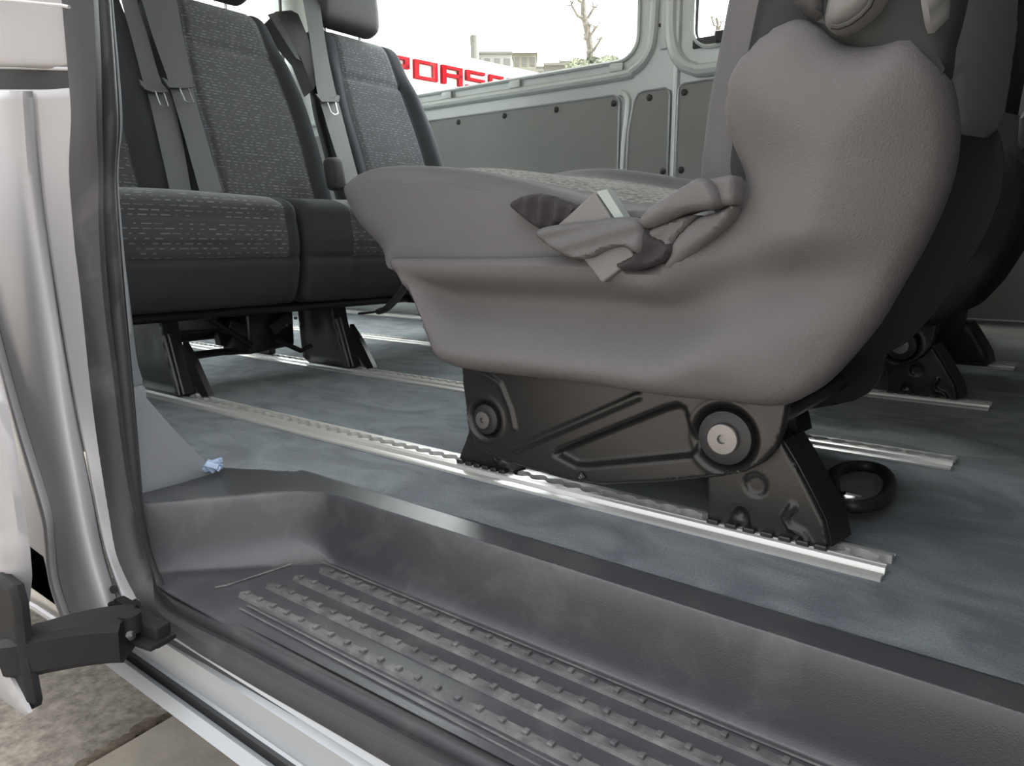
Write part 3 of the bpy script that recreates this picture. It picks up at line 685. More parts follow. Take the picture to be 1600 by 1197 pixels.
rail(RY[0], 'aluminium seat rail nearest the entry step, under the closest seat foot')
rail(RY[1], 'second aluminium seat rail from the entry step, ending behind the black loop handle')
rail(RY[2], 'third aluminium seat rail, ending in shade between two others at right')
rail(RY[3], 'aluminium seat rail farthest from the step, beside the far wall')

# ------------------------------------------------------------------ rear row of seats
BN = Vector((.53, 0, .19)).normalized()          # the way the rear backrests face
def back_line(z): return -1.755 - (z - .40) * .358  # front surface of the rear backrests
def cushion_rear(parent, y0, y1, t0, t1, name='cushion', zb=0):
    prof = [(-1.278, .345), (-1.287, .378), (-1.325, .393), (-1.40, .395), (-1.58, .385), (-1.74, .37), (-1.80, .33), (-1.80, .24), (-1.60, .20), (-1.40, .182), (-1.315, .178), (-1.290, .20), (-1.276, .25), (-1.271, .30)]
    prof = [(x, z + (zb if z < .21 else zb * .5 if z < .25 else 0)) for x, z in prof]
    def hf(t, s, x, z):
        h = 0
        for tb in (t0, t1):
            if 0.02 < tb < .98: h -= .005 * math.exp(-((t - tb) / .018) ** 2)
        h += .004 * math.exp(-((t - .5) / .3) ** 2) if z > .3 else 0
        if abs(z - .272) < .02 and x > -1.35: h -= .004 * math.exp(-((z - .272) / .006) ** 2)
        return h
    return slab(name, prof, y0, y1, .022, [M['vinyl'], M['fabric_dash'], M['fabric_d']], parent, hf,
                lambda t, s, x, z: (1 if (t0 < t < t1) else 2) if (z > .272 or x < -1.6) else 0)
def backrest_rear(parent, y0, y1, t0, t1, zt=.945, name='backrest', sq=.20):
    yc = (y0 + y1) / 2
    f = [(back_line(z), z) for z in (.40, .50, .62, .74, .84, zt - .045)]
    prof = [(-1.80, .37), (back_line(.40) , .40)] + f[1:] + [(back_line(zt) - .012, zt - .010), (back_line(zt) - .05, zt), (back_line(zt) - .095, zt - .02), (back_line(.8) - .11, .80), (back_line(.6) - .11, .60), (back_line(.42) - .10, .40)]
    def front(x, z): return x > back_line(z) - .05
    def hf(t, s, x, z):
        if not front(x, z): return 0
        h = .018 * (sst(abs(t - (t0 + t1) / 2), (t1 - t0) / 2, (t1 - t0) / 2 + .10)) * (1 - float(sst(z, .78, .90)))
        for tb in (t0, t1): h -= .006 * math.exp(-((t - tb) / .014) ** 2)
        if t0 < t < t1: h -= .008 * math.exp(-((z - .815) / .007) ** 2)
        h += .010 * math.exp(-((z - .56) / .14) ** 2)
        return float(h)
    def Mf(p):
        k = 1 - sq * float(sst(p.z, .66, zt + .01)) - .05 * float(sst(p.z, .55, .40) if False else 0)
        return Vector((p.x, yc + (p.y - yc) * k, p.z))
    return slab(name, prof, y0, y1, .05, [M['fabric_d'], M['fabric_dash']], parent, hf,
                lambda t, s, x, z: 1 if (t0 < t < t1 and front(x, z)) else 0, M=Mf, nu=8, step=.009)
def headrest_rear(parent, yc, zb=.965):
    pr = [(-1.925, zb + .02), (-1.93, zb + .11), (-1.955, zb + .18), (-1.99, zb + .19), (-2.02, zb + .16), (-2.02, zb + .05), (-2.00, zb), (-1.96, zb - .008)]
    slab('headrest', pr, yc - .128, yc + .128, .035, M['plastic_soft'], parent)
    for s in (-1, 1):
        MB().cyl((-1.985, yc + s * .07, .90), (-1.975, yc + s * .07, zb + .03), .0055, 12).build('headrest_post', M['chrome'], parent)
def strap(name, left, right, off, mt, parent, x0=None, n=5):
    pn = BN; p0 = Vector((back_line(.40), 0, .40)) + BN * off
    a = [on_plane(u, v, p0, pn) for u, v in cr(left, n)]; c = [on_plane(u, v, p0, pn) for u, v in cr(right, n)]
    k = 30; a = arcs(a, k); c = arcs(c, k); vs = []; fs = []
    for p, q in zip(a, c): vs += [p, q, q - BN * .0018, p - BN * .0018]
    for i in range(k - 1):
        for j in range(4): fs.append([i * 4 + j, i * 4 + (j + 1) % 4, i * 4 + 4 + (j + 1) % 4, i * 4 + 4 + j])
    fs += [[0, 1, 2, 3], [k * 4 - 1, k * 4 - 2, k * 4 - 3, k * 4 - 4]]
    return mk(name, vs, fs, mt, parent, sharp=40)
def tongue(parent, body, fork, off):
    p0 = Vector((back_line(.40), 0, .40)) + BN * off
    b = MB(); b.prism([on_plane(u, v, p0, BN) for u, v in body], -BN * .006); t = b.build('latch_plate', M['belt'], parent)
    P_ = [on_plane(u, v, p0, BN) for u, v in fork]; MB().tube(P_, .0016, 6).build('latch_fork', M['chrome'], t)
def foot_rear(parent, dy, pxs, y, shift=0):
    pass
def rear_foot(parent, y):
    x = -1.40
    poly = [(-1.56, .175), (-1.47, .178), (-1.415, .175), (-1.405, .12), (-1.385, .06), (-1.362, .014), (-1.37, .0075), (-1.52, .0075), (-1.545, .02), (-1.55, .06)]
    def hf(P_, d): return .006 * (1 - sst(d, .008, .014)) - .004 * np.exp(-((P_[:, 0] + 1.47) ** 2 + (P_[:, 1] - .10) ** 2) / .0006)
    o = puff('foot', poly, wframe(y - .014), .003, .026, M['blackmetal'], hf, .008, parent)
    MB().tube([(-1.408, y - .020, .125), (-1.366, y - .020, .012)], .0028, 8).build('foot_edge', M['greyplastic'], o)
    MB().tube([(-1.398, y - .016, .128), (-1.358, y - .016, .014)], .0022, 8).build('foot_edge', M['greyplastic'], o)
    b = MB(); b.prism([(-1.395, y + .01, .11), (-1.36, y + .01, .075), (-1.315, y + .01, .012), (-1.34, y + .01, .006), (-1.40, y + .01, .06)], (0, .012, 0)); b.build('foot_strut', M['blackmetal'], o)
    return o
M['fabric_d'] = mat('fabric_rear_plain', (.042, .045, .050), .92, bump=.4, bscale=650, spec=.15)
M['plastic_soft'] = mat('headrest_cover', (.046, .045, .046), .7, bump=.25, bscale=700)
def under_frame(parent, ya, yb):
    MB().tube([(-1.40, ya, .165), (-1.40, yb, .165)], .014, 12).build('cross_tube', M['blackmetal'], parent)
    MB().tube([(-1.70, ya, .165), (-1.70, yb, .165)], .014, 12).build('cross_tube', M['blackmetal'], parent)
    for y in (ya + .02, yb - .02): MB().box((-1.57, y, .175), (.44, .012, .05), bev=.003).build('side_rail', M['blackmetal'], parent)

bench = empty('double_seat', (-1.55, .97, 0), 'dark grey rear double seat with speckled woven centres, beside the silver pillar', 'seat')
cushion_rear(bench, .495, .948, -.1, .93); cushion_rear(bench, .960, 1.42, .27, .85)
backrest_rear(bench, .495, .965, .20, .78, sq=.04); backrest_rear(bench, .975, 1.425, .22, .84)
headrest_rear(bench, .72); headrest_rear(bench, 1.185)
rear_foot(bench, RY[0] + .037); rear_foot(bench, RY[1] + .037)
for yy in (RY[0] + .037, RY[1] + .037):
    b = MB(); b.prism([(-1.78, yy, .18), (-1.70, yy, .18), (-1.72, yy, .0075), (-1.84, yy, .0075)], (0, .02, 0)); b.build('rear_foot', M['blackmetal'], bench)
under_frame(bench, .60, 1.38)
# latch mechanism under the bench
b = MB()
b.prism([at(u, v, x=-1.50) for u, v in ((336, 500), (400, 492), (450, 500), (455, 528), (380, 548), (345, 540))], (-.02, 0, 0))
b.tube([at(300, 556, x=-1.42), at(345, 550, x=-1.46), at(392, 548, x=-1.50), at(400, 532, x=-1.5)], .008, 8)
b.tube([at(320, 492, x=-1.42), at(392, 540, x=-1.44)], .007, 8)
b.box(at(430, 505, x=-1.47), (.05, .06, .03), Matrix.Rotation(.5, 3, 'X'), bev=.004)
b.box(at(370, 515, x=-1.47), (.05, .07, .03), Matrix.Rotation(-.4, 3, 'X'), bev=.004)
b.tube([at(430, 530, x=-1.43), at(470, 548, x=-1.43), at(486, 540, x=-1.43)], .006, 8)
b.box((-1.58, .92, .135), (.10, .30, .09), bev=.01); b.box((-1.50, .98, .11), (.08, .16, .10), Matrix.Rotation(.3, 3, 'Z'), bev=.01); b.box((-1.47, .80, .15), (.05, .10, .06), Matrix.Rotation(-.3, 3, 'Z'), bev=.008)
b.build('latch_mechanism', M['blackmetal'], bench)
for p_ in ((462, 497), (448, 508)): MB().box(at(*p_, x=-1.44), (.006, .006, .006), bev=.001).build('latch_bolt', M['steel'], bench)
# belts of the double seat
s = strap('seat_belt', [(172, -80), (190, 0), (206, 60), (224, 128), (232, 150), (247, 215), (266, 300)], [(200, -80), (214, 0), (232, 60), (252, 128), (268, 150), (286, 225), (299, 300)], .034, M['belt'], bench)
tongue(s, [(217, 124), (222, 126), (230, 133), (262, 140), (262, 144), (240, 144), (228, 140), (220, 132)], [(243, 143), (251, 164), (257, 167), (263, 166), (256, 145)], .046)
s = strap('seat_belt', [(200, -80), (222, 0), (240, 60), (262, 122), (268, 145), (290, 220), (312, 300)], [(262, -80), (276, 0), (285, 50), (300, 122), (303, 145), (322, 215), (348, 300)], .040, M['belt'], bench)
tongue(s, [(254, 121), (260, 124), (268, 131), (292, 132), (301, 128), (301, 136), (285, 138), (264, 136)], [(281, 138), (290, 158), (297, 162), (303, 160), (294, 138)], .052)
s = strap('seat_belt', [(228, -60), (232, 0), (250, 80), (268, 140), (300, 230), (330, 300)], [(250, -60), (254, 0), (272, 80), (290, 140), (322, 230), (352, 300)], .022, mat('belt_dark', (.03, .03, .033), .7), bench)

seat_c = empty('van_seat', (-1.55, 1.75, 0), 'dark grey rear seat with speckled woven centre under the big far window', 'seat')
cushion_rear(seat_c, 1.50, 1.96, .15, .85, zb=.035); backrest_rear(seat_c, 1.50, 1.948, .185, .79, zt=.962)
headrest_rear(seat_c, 1.665, .975)
rear_foot(seat_c, RY[2] + .037); under_frame(seat_c, 1.53, 1.93)
s = strap('seat_belt', [(470, -20), (481, 40), (489, 95), (497, 150), (503, 168), (520, 225), (545, 300)], [(497, -20), (505, 42), (514, 95), (526, 150), (532, 170), (546, 225), (566, 300)], .036, M['belt'], seat_c)
tongue(s, [(493, 146), (498, 148), (506, 154), (522, 154), (527, 148), (531, 150), (530, 159), (503, 159)], [(512, 160), (518, 176), (523, 179), (528, 177), (524, 160)], .048)
p0 = Vector((back_line(.40), 0, .40)) + BN * -.03
b = MB(); b.prism([on_plane(u, v, p0, BN) for u, v in ((420, 30), (432, 18), (455, 16), (466, 22), (482, 60), (500, 120), (490, 140), (470, 90))], -BN * .05); b.build('belt_guide', M['plastic_soft'], seat_c)
b = MB(); b.prism([on_plane(u, v, p0 + BN * .004, BN) for u, v in ((419, 22), (432, 18), (450, 55), (470, 95), (462, 90))], -BN * .004); b.build('guide_strap', M['belt'], seat_c)
# buckle block in the gap between the seats
b = MB(); c = at(523, 272, x=-1.70); b.box(c, (.045, .05, .09), Matrix.Rotation(.15, 3, 'X'), bev=.016); b.build('belt_buckle', M['plastic_soft'], seat_c)

# ------------------------------------------------------------------ the near seat facing backwards
YS = .662
near = empty('van_seat', (-.45, .90, 0), 'closest grey cloth seat with smooth side cover, bolted black base and tangled belt', 'seat')
def add_seat(R_):
    z3 = lambda pts: [(p[0], p[1]) for p in pts]
    tn = px([(548, 300), (555, 284), (576, 269), (606, 261), (645, 259), (700, 262), (760, 271), (830, 286), (900, 304), (1000, 326), (1090, 340), (1110, 400), (1000, 425), (850, 425), (700, 424), (632, 420), (604, 388), (568, 345)], y=.70)
    tc = [(-.828, .372), (-.822, .390), (-.805, .400), (-.780, .406), (-.745, .409), (-.69, .408), (-.62, .398), (-.56, .388), (-.50, .378), (-.42, .362), (-.30, .35)] + tn[11:]
    tf = [(-.832, .372), (-.828, .392), (-.812, .405), (-.785, .414), (-.745, .420), (-.69, .4235), (-.63, .420), (-.56, .409), (-.50, .397), (-.42, .384), (-.30, .375)] + tn[11:]
    def sec(p, y, ins=0):
        c = np.mean(np.array(p), 0); out = []
        for i_, q in enumerate(p):
            v = c - np.array(q); L_ = np.linalg.norm(v); k = min(ins, .4 * L_) * (.1 if 11 <= i_ <= 15 else 1); q2 = np.array(q) + v / L_ * k
            out.append((q2[0], y, q2[1]))
        return out
    def mix(a, b_, t): return [((1 - t) * p[0] + t * q[0], (1 - t) * p[1] + t * q[1]) for p, q in zip(a, b_)]
    tg = [(p[0], p[1] - (.004 if i in range(3, 10) else 0)) for i, p in enumerate(mix(tn, tc, .25))]
    tg2 = [(p[0], p[1] - (.010 if i in range(3, 10) else 0)) for i, p in enumerate(mix(tf, tc, .35))]
    secs = [sec(tn, .6655, .075), sec(tn, .6665, .050), sec(tn, .670, .030), sec(tn, .677, .014), sec(tn, .690, .003), sec(tn, .705, -.001), sec(tn, .722, -.001), sec(tg, .756), sec(mix(tn, tc, .75), .82), sec(tc, .90), sec(tc, .97), sec(tg2, 1.04), sec(tf, 1.085, .0), sec(tf, 1.110, .004), sec(tf, 1.128, .014), sec(tf, 1.135, .028), sec(tf, 1.138, .05)]
    loft('cushion', secs, [M['fabric_side'], M['nearweave']], R_, 5, 5, lambda a, s, p: 1 if (.757 < p[1] < 1.04 and p[0] > -.83 and p[2] > .345) else 0)
    # side covers: a pan under the cushion rising into a tall ear beside the backrest
    cov = [(612, 414), (614, 407), (624, 404), (700, 404.5), (800, 404), (880, 401), (960, 403), (1010, 420), (1040, 408), (1080, 382), (1120, 348), (1142, 318), (1149, 290), (1146, 262), (1136, 228), (1127, 190), (1125, 150), (1136, 108), (1158, 75), (1190, 45), (1222, 26), (1248, 22), (1268, 28), (1290, 44), (1312, 58), (1345, 60), (1375, 54), (1400, 44), (1428, 48), (1452, 72), (1470, 108), (1480, 155), (1482, 205), (1474, 262), (1455, 320), (1425, 385), (1388, 450), (1350, 515), (1310, 565), (1268, 610), (1232, 634), (1195, 644), (1150, 641), (1060, 627), (950, 610), (850, 596), (740, 583), (700, 574), (678, 556), (664, 520), (650, 478), (632, 444)]
    cv = px(cov, y=YS); cv = [tuple(q) for q in cr(cv, 3, True)]
    def hf(P_, d):
        x, z = P_[:, 0], P_[:, 1]
        right = sst(x, -.34, -.24); low = 1 - sst(z, .17, .22)
        m_ = np.maximum(right * sst(z, .0, .01), low) * (1 - .0 * x); topleft = sst(z, .40, .47) * (1 - sst(x, -.25, -.16))
        rb_ = right * (1 - sst(z, .36, .44)); wd = .045 + .065 * rb_; edge = -(.024 + .018 * rb_) * (1 - np.clip(d / wd, 0, 1)) ** 2 * np.clip(m_ + .6 * topleft, 0, 1)
        cx_ = .007 * np.exp(-((z - .286) / .009) ** 2) * (1 - right)
        zz = z - .035 * right; rec = -.044 * (1 - sst(zz, .232, .276)) * sst(zz, .155, .236)
        bot = .012 * np.exp(-((z - .165) / .03) ** 2)
        dome = .014 * np.exp(-((x + .20) ** 2 / .012 + (z - .40) ** 2 / .012))
        dip = -.010 * np.exp(-((x + .155) ** 2 / .0008 + (z - .47) ** 2 / .0012))
        return edge + cx_ + rec * sst(d, .0, .045 + .055 * right) + bot + dome + dip
    puff('side_cover', cv, wframe(YS), .013, .066, M['fabric_near'], hf, .0075, R_)
    puff('side_cover', cv, wframe(1.145, 1), .013, .045, M['dark'], hf, .012, R_)  # far cover darker than the near one: its shade is put into the colour
    # pressed steel base with two flange bolts
    bp_ = [(722, 560), (724, 600), (730, 640), (733, 668), (742, 692), (762, 710), (800, 724), (860, 742), (900, 752), (945, 758), (1040, 753), (1120, 745), (1165, 737), (1195, 722), (1214, 700), (1224, 672), (1230, 640), (1236, 600), (1240, 560)]
    yb = .708; bpl = px(bp_, y=yb); pk = np.array(px([(866, 712), (872, 700), (1036, 634), (1060, 628), (1074, 636), (1080, 660), (1092, 690), (1092, 706), (1080, 716), (920, 731), (900, 730)], y=yb))
    rl = np.array(px([(808, 701), (1000, 618)], y=yb)); rl2 = np.array(px([(722, 560), (784, 600), (800, 640), (806, 668)], y=yb))
    b1 = np.array(px([(760, 655)], y=yb)[0]); b2 = np.array(px([(1133, 684)], y=yb)[0])
    def hb(P_, d):
        s = sdist(P_, pk); h = -.010 * sst(s, -.001, .007)
        h += .0035 * (1 - sst(dist_poly(P_, rl, False), .002, .0055))
        h += .0025 * (1 - sst(dist_poly(P_, rl2, False), .001, .005))
        for c, ra, dz in ((b1, .0265, .009), (b2, .036, .010)):
            r = np.hypot(*(P_ - c).T); h -= dz * (1 - sst(r, ra - .009, ra + .001)); h += .0012 * np.exp(-((r - ra - .003) / .003) ** 2)
        return h
    base = puff('base_frame', bpl, wframe(yb), .003, .010, M['blackmetal'], hb, .0026, R_)
    for c, r, n_ in ((b1, .0115, 1), (b2, .0165, 1)):
        yy = yb + .006; C_ = (c[0], yy, c[1]); k = r / .0165
        MB().lathe(C_, (0, -1, 0), [(r * 1.75, 0), (r * 1.75, .004), (r * 1.68, .008), (r * 1.3, .0095), (r * 1.05, .010)], 40).build('bush', M['plastic'], base)
        MB().lathe((c[0], yy - .010, c[1]), (0, -1, 0), [(r, 0), (r, .0035), (r * .93, .0048), (r * .42, .0052), (r * .30, .0052), (r * .27, .001), (.0001, .001)], 40).build('flange_bolt', M['steel'], base)
    q = at(912, 743, y=yb); MB().box((q.x, q.y - .004, q.z), (.009, .006, .009), Matrix.Rotation(.785, 3, 'Y'), bev=.001).build('weld_nut', M['blackmetal'], base)
    MB().tube([(q.x + s * .0022, q.y - .0075, q.z + t * .0022) for s, t in ((1, 0), (0, 1), (-1, 0), (0, -1), (1, 0))], .0006, 6).build('nut_rim', M['steel'], base)
    # the same base pressing on the other side of the seat
    puff('base_frame', bpl, wframe(1.150, 1), .003, .010, M['blackmetal'], hb, .006, R_)
    for xx in (b1[0], b2[0]):
        MB().tube([(xx, yb + .01, .10), (xx, 1.15, .10)], .013, 14).build('cross_tube', M['blackmetal'], R_)
    MB().box((-.44, .93, .165), (.36, .42, .02), bev=.004).build('seat_pan', M['blackmetal'], R_)
    # feet
    fr_ = px([(1104, 735), (1106, 780), (1106, 824), (1125, 829), (1150, 832), (1180, 842), (1215, 848), (1250, 856), (1290, 861), (1297, 852), (1290, 815), (1270, 775), (1245, 728), (1222, 690), (1205, 680), (1180, 700)], y=.724)
    bosses = [np.array(px([(u, v)], y=.724)[0]) for u, v in ((1157, 804), (1182, 757))]
    gr1 = np.array(px([(1240, 790), (1228, 808), (1236, 822), (1256, 832), (1270, 855)], y=.724)); gr2 = np.array(px([(1215, 705), (1235, 750), (1262, 800), (1280, 855)], y=.724))
    gr3 = np.array(px([(1150, 760), (1190, 800), (1225, 845)], y=.724)); ar = np.array(px([(1141, 835), (1142, 800), (1150, 790), (1162, 790), (1172, 800), (1175, 842)], y=.724))
    def hfoot(P_, d):
        h = .0045 * (1 - sst(dist_poly(P_, gr1, False), .001, .005))
        h -= .004 * sst(sdist(P_, ar), -.001, .003)
        for c, ra in ((bosses[0], .0065), (bosses[1], .013)):
            r = np.hypot(*(P_ - c).T); h -= .004 * (1 - sst(r, ra - .004, ra))
        return h
    for yy, s in ((.724, -1), (1.150, -1)):
        fx = 0 if yy < 1 else -.16
        f = puff('foot', [(p[0] + fx, p[1]) for p in fr_], wframe(yy, s), .003, .028, M['blackmetal'], (hfoot if yy < 1 else None), .0028 if yy < 1 else .008, R_)
        fo = yy - .724
        fl = [at(u, v, y=.752) for u, v in ((1226, 690), (1262, 690), (1290, 740), (1298, 770))]
        b = MB(); p_ = [at(u, v, y=.724) for u, v in ((1222, 688), (1245, 726), (1270, 774), (1290, 815), (1298, 855))]
        vs_ = [];
        for p in p_: vs_ += [p + Vector((.001 + fx, .002 + fo, 0)), p + Vector((.010 + fx, .036 + fo, .004)), p + Vector((.006 + fx, .036 + fo, .002)), p + Vector((-.003 + fx, .002 + fo, 0))]
        b.add(vs_, [[i * 4 + j, i * 4 + (j + 1) % 4, i * 4 + 4 + (j + 1) % 4, i * 4 + 4 + j] for i in range(4) for j in range(4)] + [[0, 1, 2, 3], [19, 18, 17, 16]])
        b.build('foot_flange', M['blackmetal'], f)
        ff = px([(738, 655), (728, 690), (719, 712), (716, 727), (735, 732), (752, 737), (775, 741), (785, 745), (800, 744), (803, 736), (790, 725), (768, 708), (750, 690)], y=.724)
        g = puff('foot', ff, wframe(yy, s), .003, .028, M['blackmetal'], lambda P_, d: -.003 * sst(d, .004, .007), .005, R_)
        for k in range(6):
            c = at(722 + k * 13, 731 + k * 3.0, y=.720); MB().box((c.x, c.y + fo, .0100), (.011, .012, .006), bev=.002).build('rail_claw', M['blackmetal'], g)
        for k in range(7):
            c = at(1115 + k * 28, 829 + k * 5.5, y=.720); MB().box((c.x + fx, c.y + fo, .0100), (.013, .012, .006), bev=.002).build('rail_claw', M['blackmetal'], f)
    # backrest, shell and headrest
    pr = [(-.300, .35), (-.305, .42), (-.290, .52), (-.275, .62), (-.265, .74), (-.245, .86), (-.215, .93), (-.18, .945), (-.155, .92), (-.145, .80), (-.155, .60), (-.165, .45), (-.175, .36), (-.22, .33)]
    yc = .91
    def hb2(t, s, x, z):
        fr = x < -.2
        return (.022 * float(sst(abs(t - .5), .27, .38)) - .006 * math.exp(-((abs(t - .5) - .28) / .012) ** 2)) * (1 if fr else 0)
    slab('backrest', pr, .712, 1.118, .045, [M['fabric_side'], M['nearweave'], M['dark']], R_, hb2, lambda t, s, x, z: (1 if .22 < t < .78 else 0) if x < -.215 else 2,
         M=lambda p: Vector((p.x, yc + (p.y - yc) * (1 - .18 * float(sst(p.z, .72, .95))), p.z)))
    bo_ = [c for c in R_.children if c.name.startswith('backrest')][0].data
    for p_ in bo_.polygons[-2:]: p_.material_index = 2
    slab('headrest', [(-.255, 1.0), (-.255, 1.10), (-.235, 1.16), (-.19, 1.16), (-.17, 1.10), (-.17, 1.0), (-.19, .975), (-.235, .975)], .78, 1.04, .035, M['plastic_soft'], R_)
    for s in (-1, 1): MB().cyl((-.20, yc + s * .07, .90), (-.20, yc + s * .07, 1.01), .0055, 12).build('headrest_post', M['chrome'], R_)
    # lower flare of the front bolster, beside the cushion
    fl_ = px([(1127, 120), (1128, 160), (1122, 205), (1112, 245), (1100, 278), (1106, 284), (1130, 284), (1150, 290), (1162, 250), (1150, 180), (1150, 130)], y=.735)
    puff('lower_bolster', fl_, wframe(.735), .012, .05, M['fabric_near'], None, .008, R_)
    # dark recliner housing and folded armrest
    rc = px([(1246, -60), (1242, 0), (1262, 30), (1292, 62), (1330, 78), (1378, 98), (1430, 110), (1470, 120), (1482, 60), (1484, -60)], y=.676)
    puff('recliner_housing', [tuple(q) for q in cr(rc, 3, True)], wframe(.676), .010, .04, M['dark'], None, .01, R_)
    sh = [(1466, -90), (1469, 0), (1474, 35), (1490, 85), (1502, 120), (1508, 160), (1511, 195), (1517, 206), (1530, 210), (1556, 214), (1568, 200), (1578, 140), (1590, 50), (1598, -90)]
    P3 = [at(u, v, x=-.105) for u, v in sh]
    puff('back_cover', [(p.y, p.z) for p in P3], lambda a, b_, d: Vector((-.113 + d, a, b_)), .008, .004, M['back'], lambda P_, d: -.05 * sst(P_[:, 0], .78, 1.0) * 0, .01, R_)
def armrest(R_):
    ar = px([(1296, -60), (1294, 0), (1289, 25), (1290, 40), (1297, 48), (1312, 49), (1332, 42), (1352, 28), (1370, 10), (1384, -10), (1395, -60)], y=.650)
    a = puff('armrest', ar, wframe(.650), .016, .025, M['greyplastic'], None, .006, R_)
    g = px([(1298, 40), (1310, 41), (1326, 35), (1343, 23), (1357, 8), (1368, -20)], y=.633)
    MB().tube([(x, .6355, z) for x, z in g], .0022, 8).build('armrest_groove', M['plastic'], a)
    c = px([(1239, -60), (1240, 6), (1256, 22), (1276, 34), (1290, 38), (1292, 0), (1292, -60)], y=.668)
    puff('armrest_pad', c, wframe(.668), .010, .04, M['plastic_soft'], None, .006, R_)
M['back'] = mat('back_cover', (.30, .305, .31), .6, bump=.1, bscale=500)
M['fabric_side'] = mat('fabric_bolster', (.128, .126, .129), .9, bump=.45, bscale=520, spec=.15)
add_seat(near)
# the second backward-facing seat is the same model, farther in
def dup(root, loc, label):
    r = root.copy(); COL.objects.link(r); r.location = loc; r['label'] = label
    for ch in list(root.children):
        c = ch.copy(); COL.objects.link(c); c.parent = r
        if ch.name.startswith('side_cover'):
            c.data = ch.data.copy(); c.data.materials[0] = M['dark']  # same covers recoloured dark, shade of the far seat painted in
        if ch.name.startswith('foot') and ch.data.vertices[0].co.y > .15: c.location = c.location + Vector((.16, .10, 0))
        for g in list(ch.children):
            d = g.copy(); COL.objects.link(d); d.parent = c
    return r
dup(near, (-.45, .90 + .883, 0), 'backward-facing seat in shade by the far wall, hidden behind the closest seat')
armrest(near)
for ps in (((1366, 538), (1382, 526), (1398, 511)), ((1437, 490), (1452, 474), (1464, 458))):
    MB().tube([at(u, v, y=1.175) for u, v in ps], .0012, 6).build('cover_piping', M['steel'], near)
MB().tube([at(1246, 699, y=.765), at(1284, 732, y=.765)], .0011, 6).build('flange_edge', M['steel'], near)
for u, v, yy_ in ((1285, 734, .763), (1280, 808, .755)): MB().lathe(at(u, v, y=yy_), (.6, -.8, 0), [(.0001, -.003), (.0025, -.002), (.0025, .002), (.0001, .003)], 10).build('flange_rivet', M['chrome'], near)
# seat-belt tangle between cushion and cover
yk = .640
def fold(name, pts, y, R_, hf, mt, T=.01, parent=near, step=.0028):
    return puff(name, [tuple(q) for q in cr(px(pts, y=y), 3, True)], wframe(y), R_, T, mt, hf, step, parent)
def waves(u0, v0, u1, v1, amp, freq, y):
    a = np.array(px([(u0, v0)], y=y)[0]); b_ = np.array(px([(u1, v1)], y=y)[0]); d_ = (b_ - a); L_ = np.linalg.norm(d_); d_ /= L_
    return lambda P_, d: amp * np.sin(((P_ - a) @ d_) / L_ * freq * 2 * math.pi) * np.clip(d / .008, 0, 1)
M['slot'] = mat('buckle_metal', (.30, .34, .33), .4, .3)
M['dark_knit'] = mat('dark_knit', (.034, .030, .034), .9, bump=.4, bscale=500)
fold('belt_pocket', [(799, 322), (806, 312), (825, 304), (852, 303), (880, 312), (905, 325), (895, 345), (875, 356), (850, 360), (828, 348), (812, 335)], .655, .008, waves(800, 330, 900, 340, .005, 4.2, .655), M['dark_knit'], .02)
q = [at(u, v, y=.632) for u, v in ((929, 299), (871, 351), (912, 408), (940, 444), (994, 404), (962, 340))]
b = MB(); b.prism([at(u, v, y=.640) for u, v in ((929, 300), (871, 351), (940, 443), (993, 402))], (0, .016, 0)); bk = b.build('belt_buckle', M['greyplastic'], near, label='grey belt buckle wrapped in cloth')
md = bk.modifiers.new('round', 'BEVEL'); md.width = .002; md.segments = 3
b = MB(); b.prism([at(u, v, y=.641) for u, v in ((932, 299), (948, 296), (976, 341), (962, 343))], (0, .014, 0)); b.build('buckle_slot', M['slot'], bk, label='bright metal end of the buckle')
fold('belt_sleeve', [(838, 366), (848, 356), (880, 350), (920, 346), (960, 340), (996, 341), (1004, 360), (1004, 384), (996, 396), (975, 386), (948, 390), (922, 403), (896, 404), (872, 394), (852, 380)], .634, .006, waves(900, 340, 912, 405, .0017, 2.2, .634), M['fabric_side'], .008)
fold('belt_knot', [(978, 342), (1000, 340), (1016, 352), (1030, 372), (1050, 382), (1046, 400), (1030, 412), (1000, 420), (975, 424), (962, 412), (990, 398), (998, 378)], .645, .008, waves(970, 340, 1040, 410, .004, 2.2, .645), M['dark_knit'], .02)
fold('cover_fold', [(999, 350), (1003, 338), (1020, 322), (1045, 305), (1070, 290), (1092, 278), (1106, 281), (1118, 296), (1123, 316), (1108, 326), (1082, 328), (1058, 336), (1035, 348), (1012, 357)], .640, .010, waves(1010, 350, 1110, 290, .002, 1.0, .64), M['fabric_near'], .03)
fold('cover_fold', [(1005, 362), (1030, 352), (1058, 342), (1085, 336), (1075, 352), (1056, 372), (1046, 395), (1035, 402), (1022, 388), (1012, 374)], .648, .007, waves(1010, 360, 1050, 400, .003, 1.3, .648), M['fabric_near'], .02)
fold('cover_fold', [(1048, 398), (1052, 380), (1070, 358), (1092, 340), (1122, 332), (1144, 322), (1138, 342), (1116, 366), (1088, 392), (1058, 414), (1034, 424)], .652, .007, waves(1050, 400, 1130, 330, .0035, .8, .652), M['fabric_near'], .02)
fold('cover_fold', [(1104, 281), (1120, 278), (1145, 274), (1150, 290), (1148, 316), (1126, 320), (1120, 300), (1112, 288)], .650, .006, None, M['fabric_near'], .02)
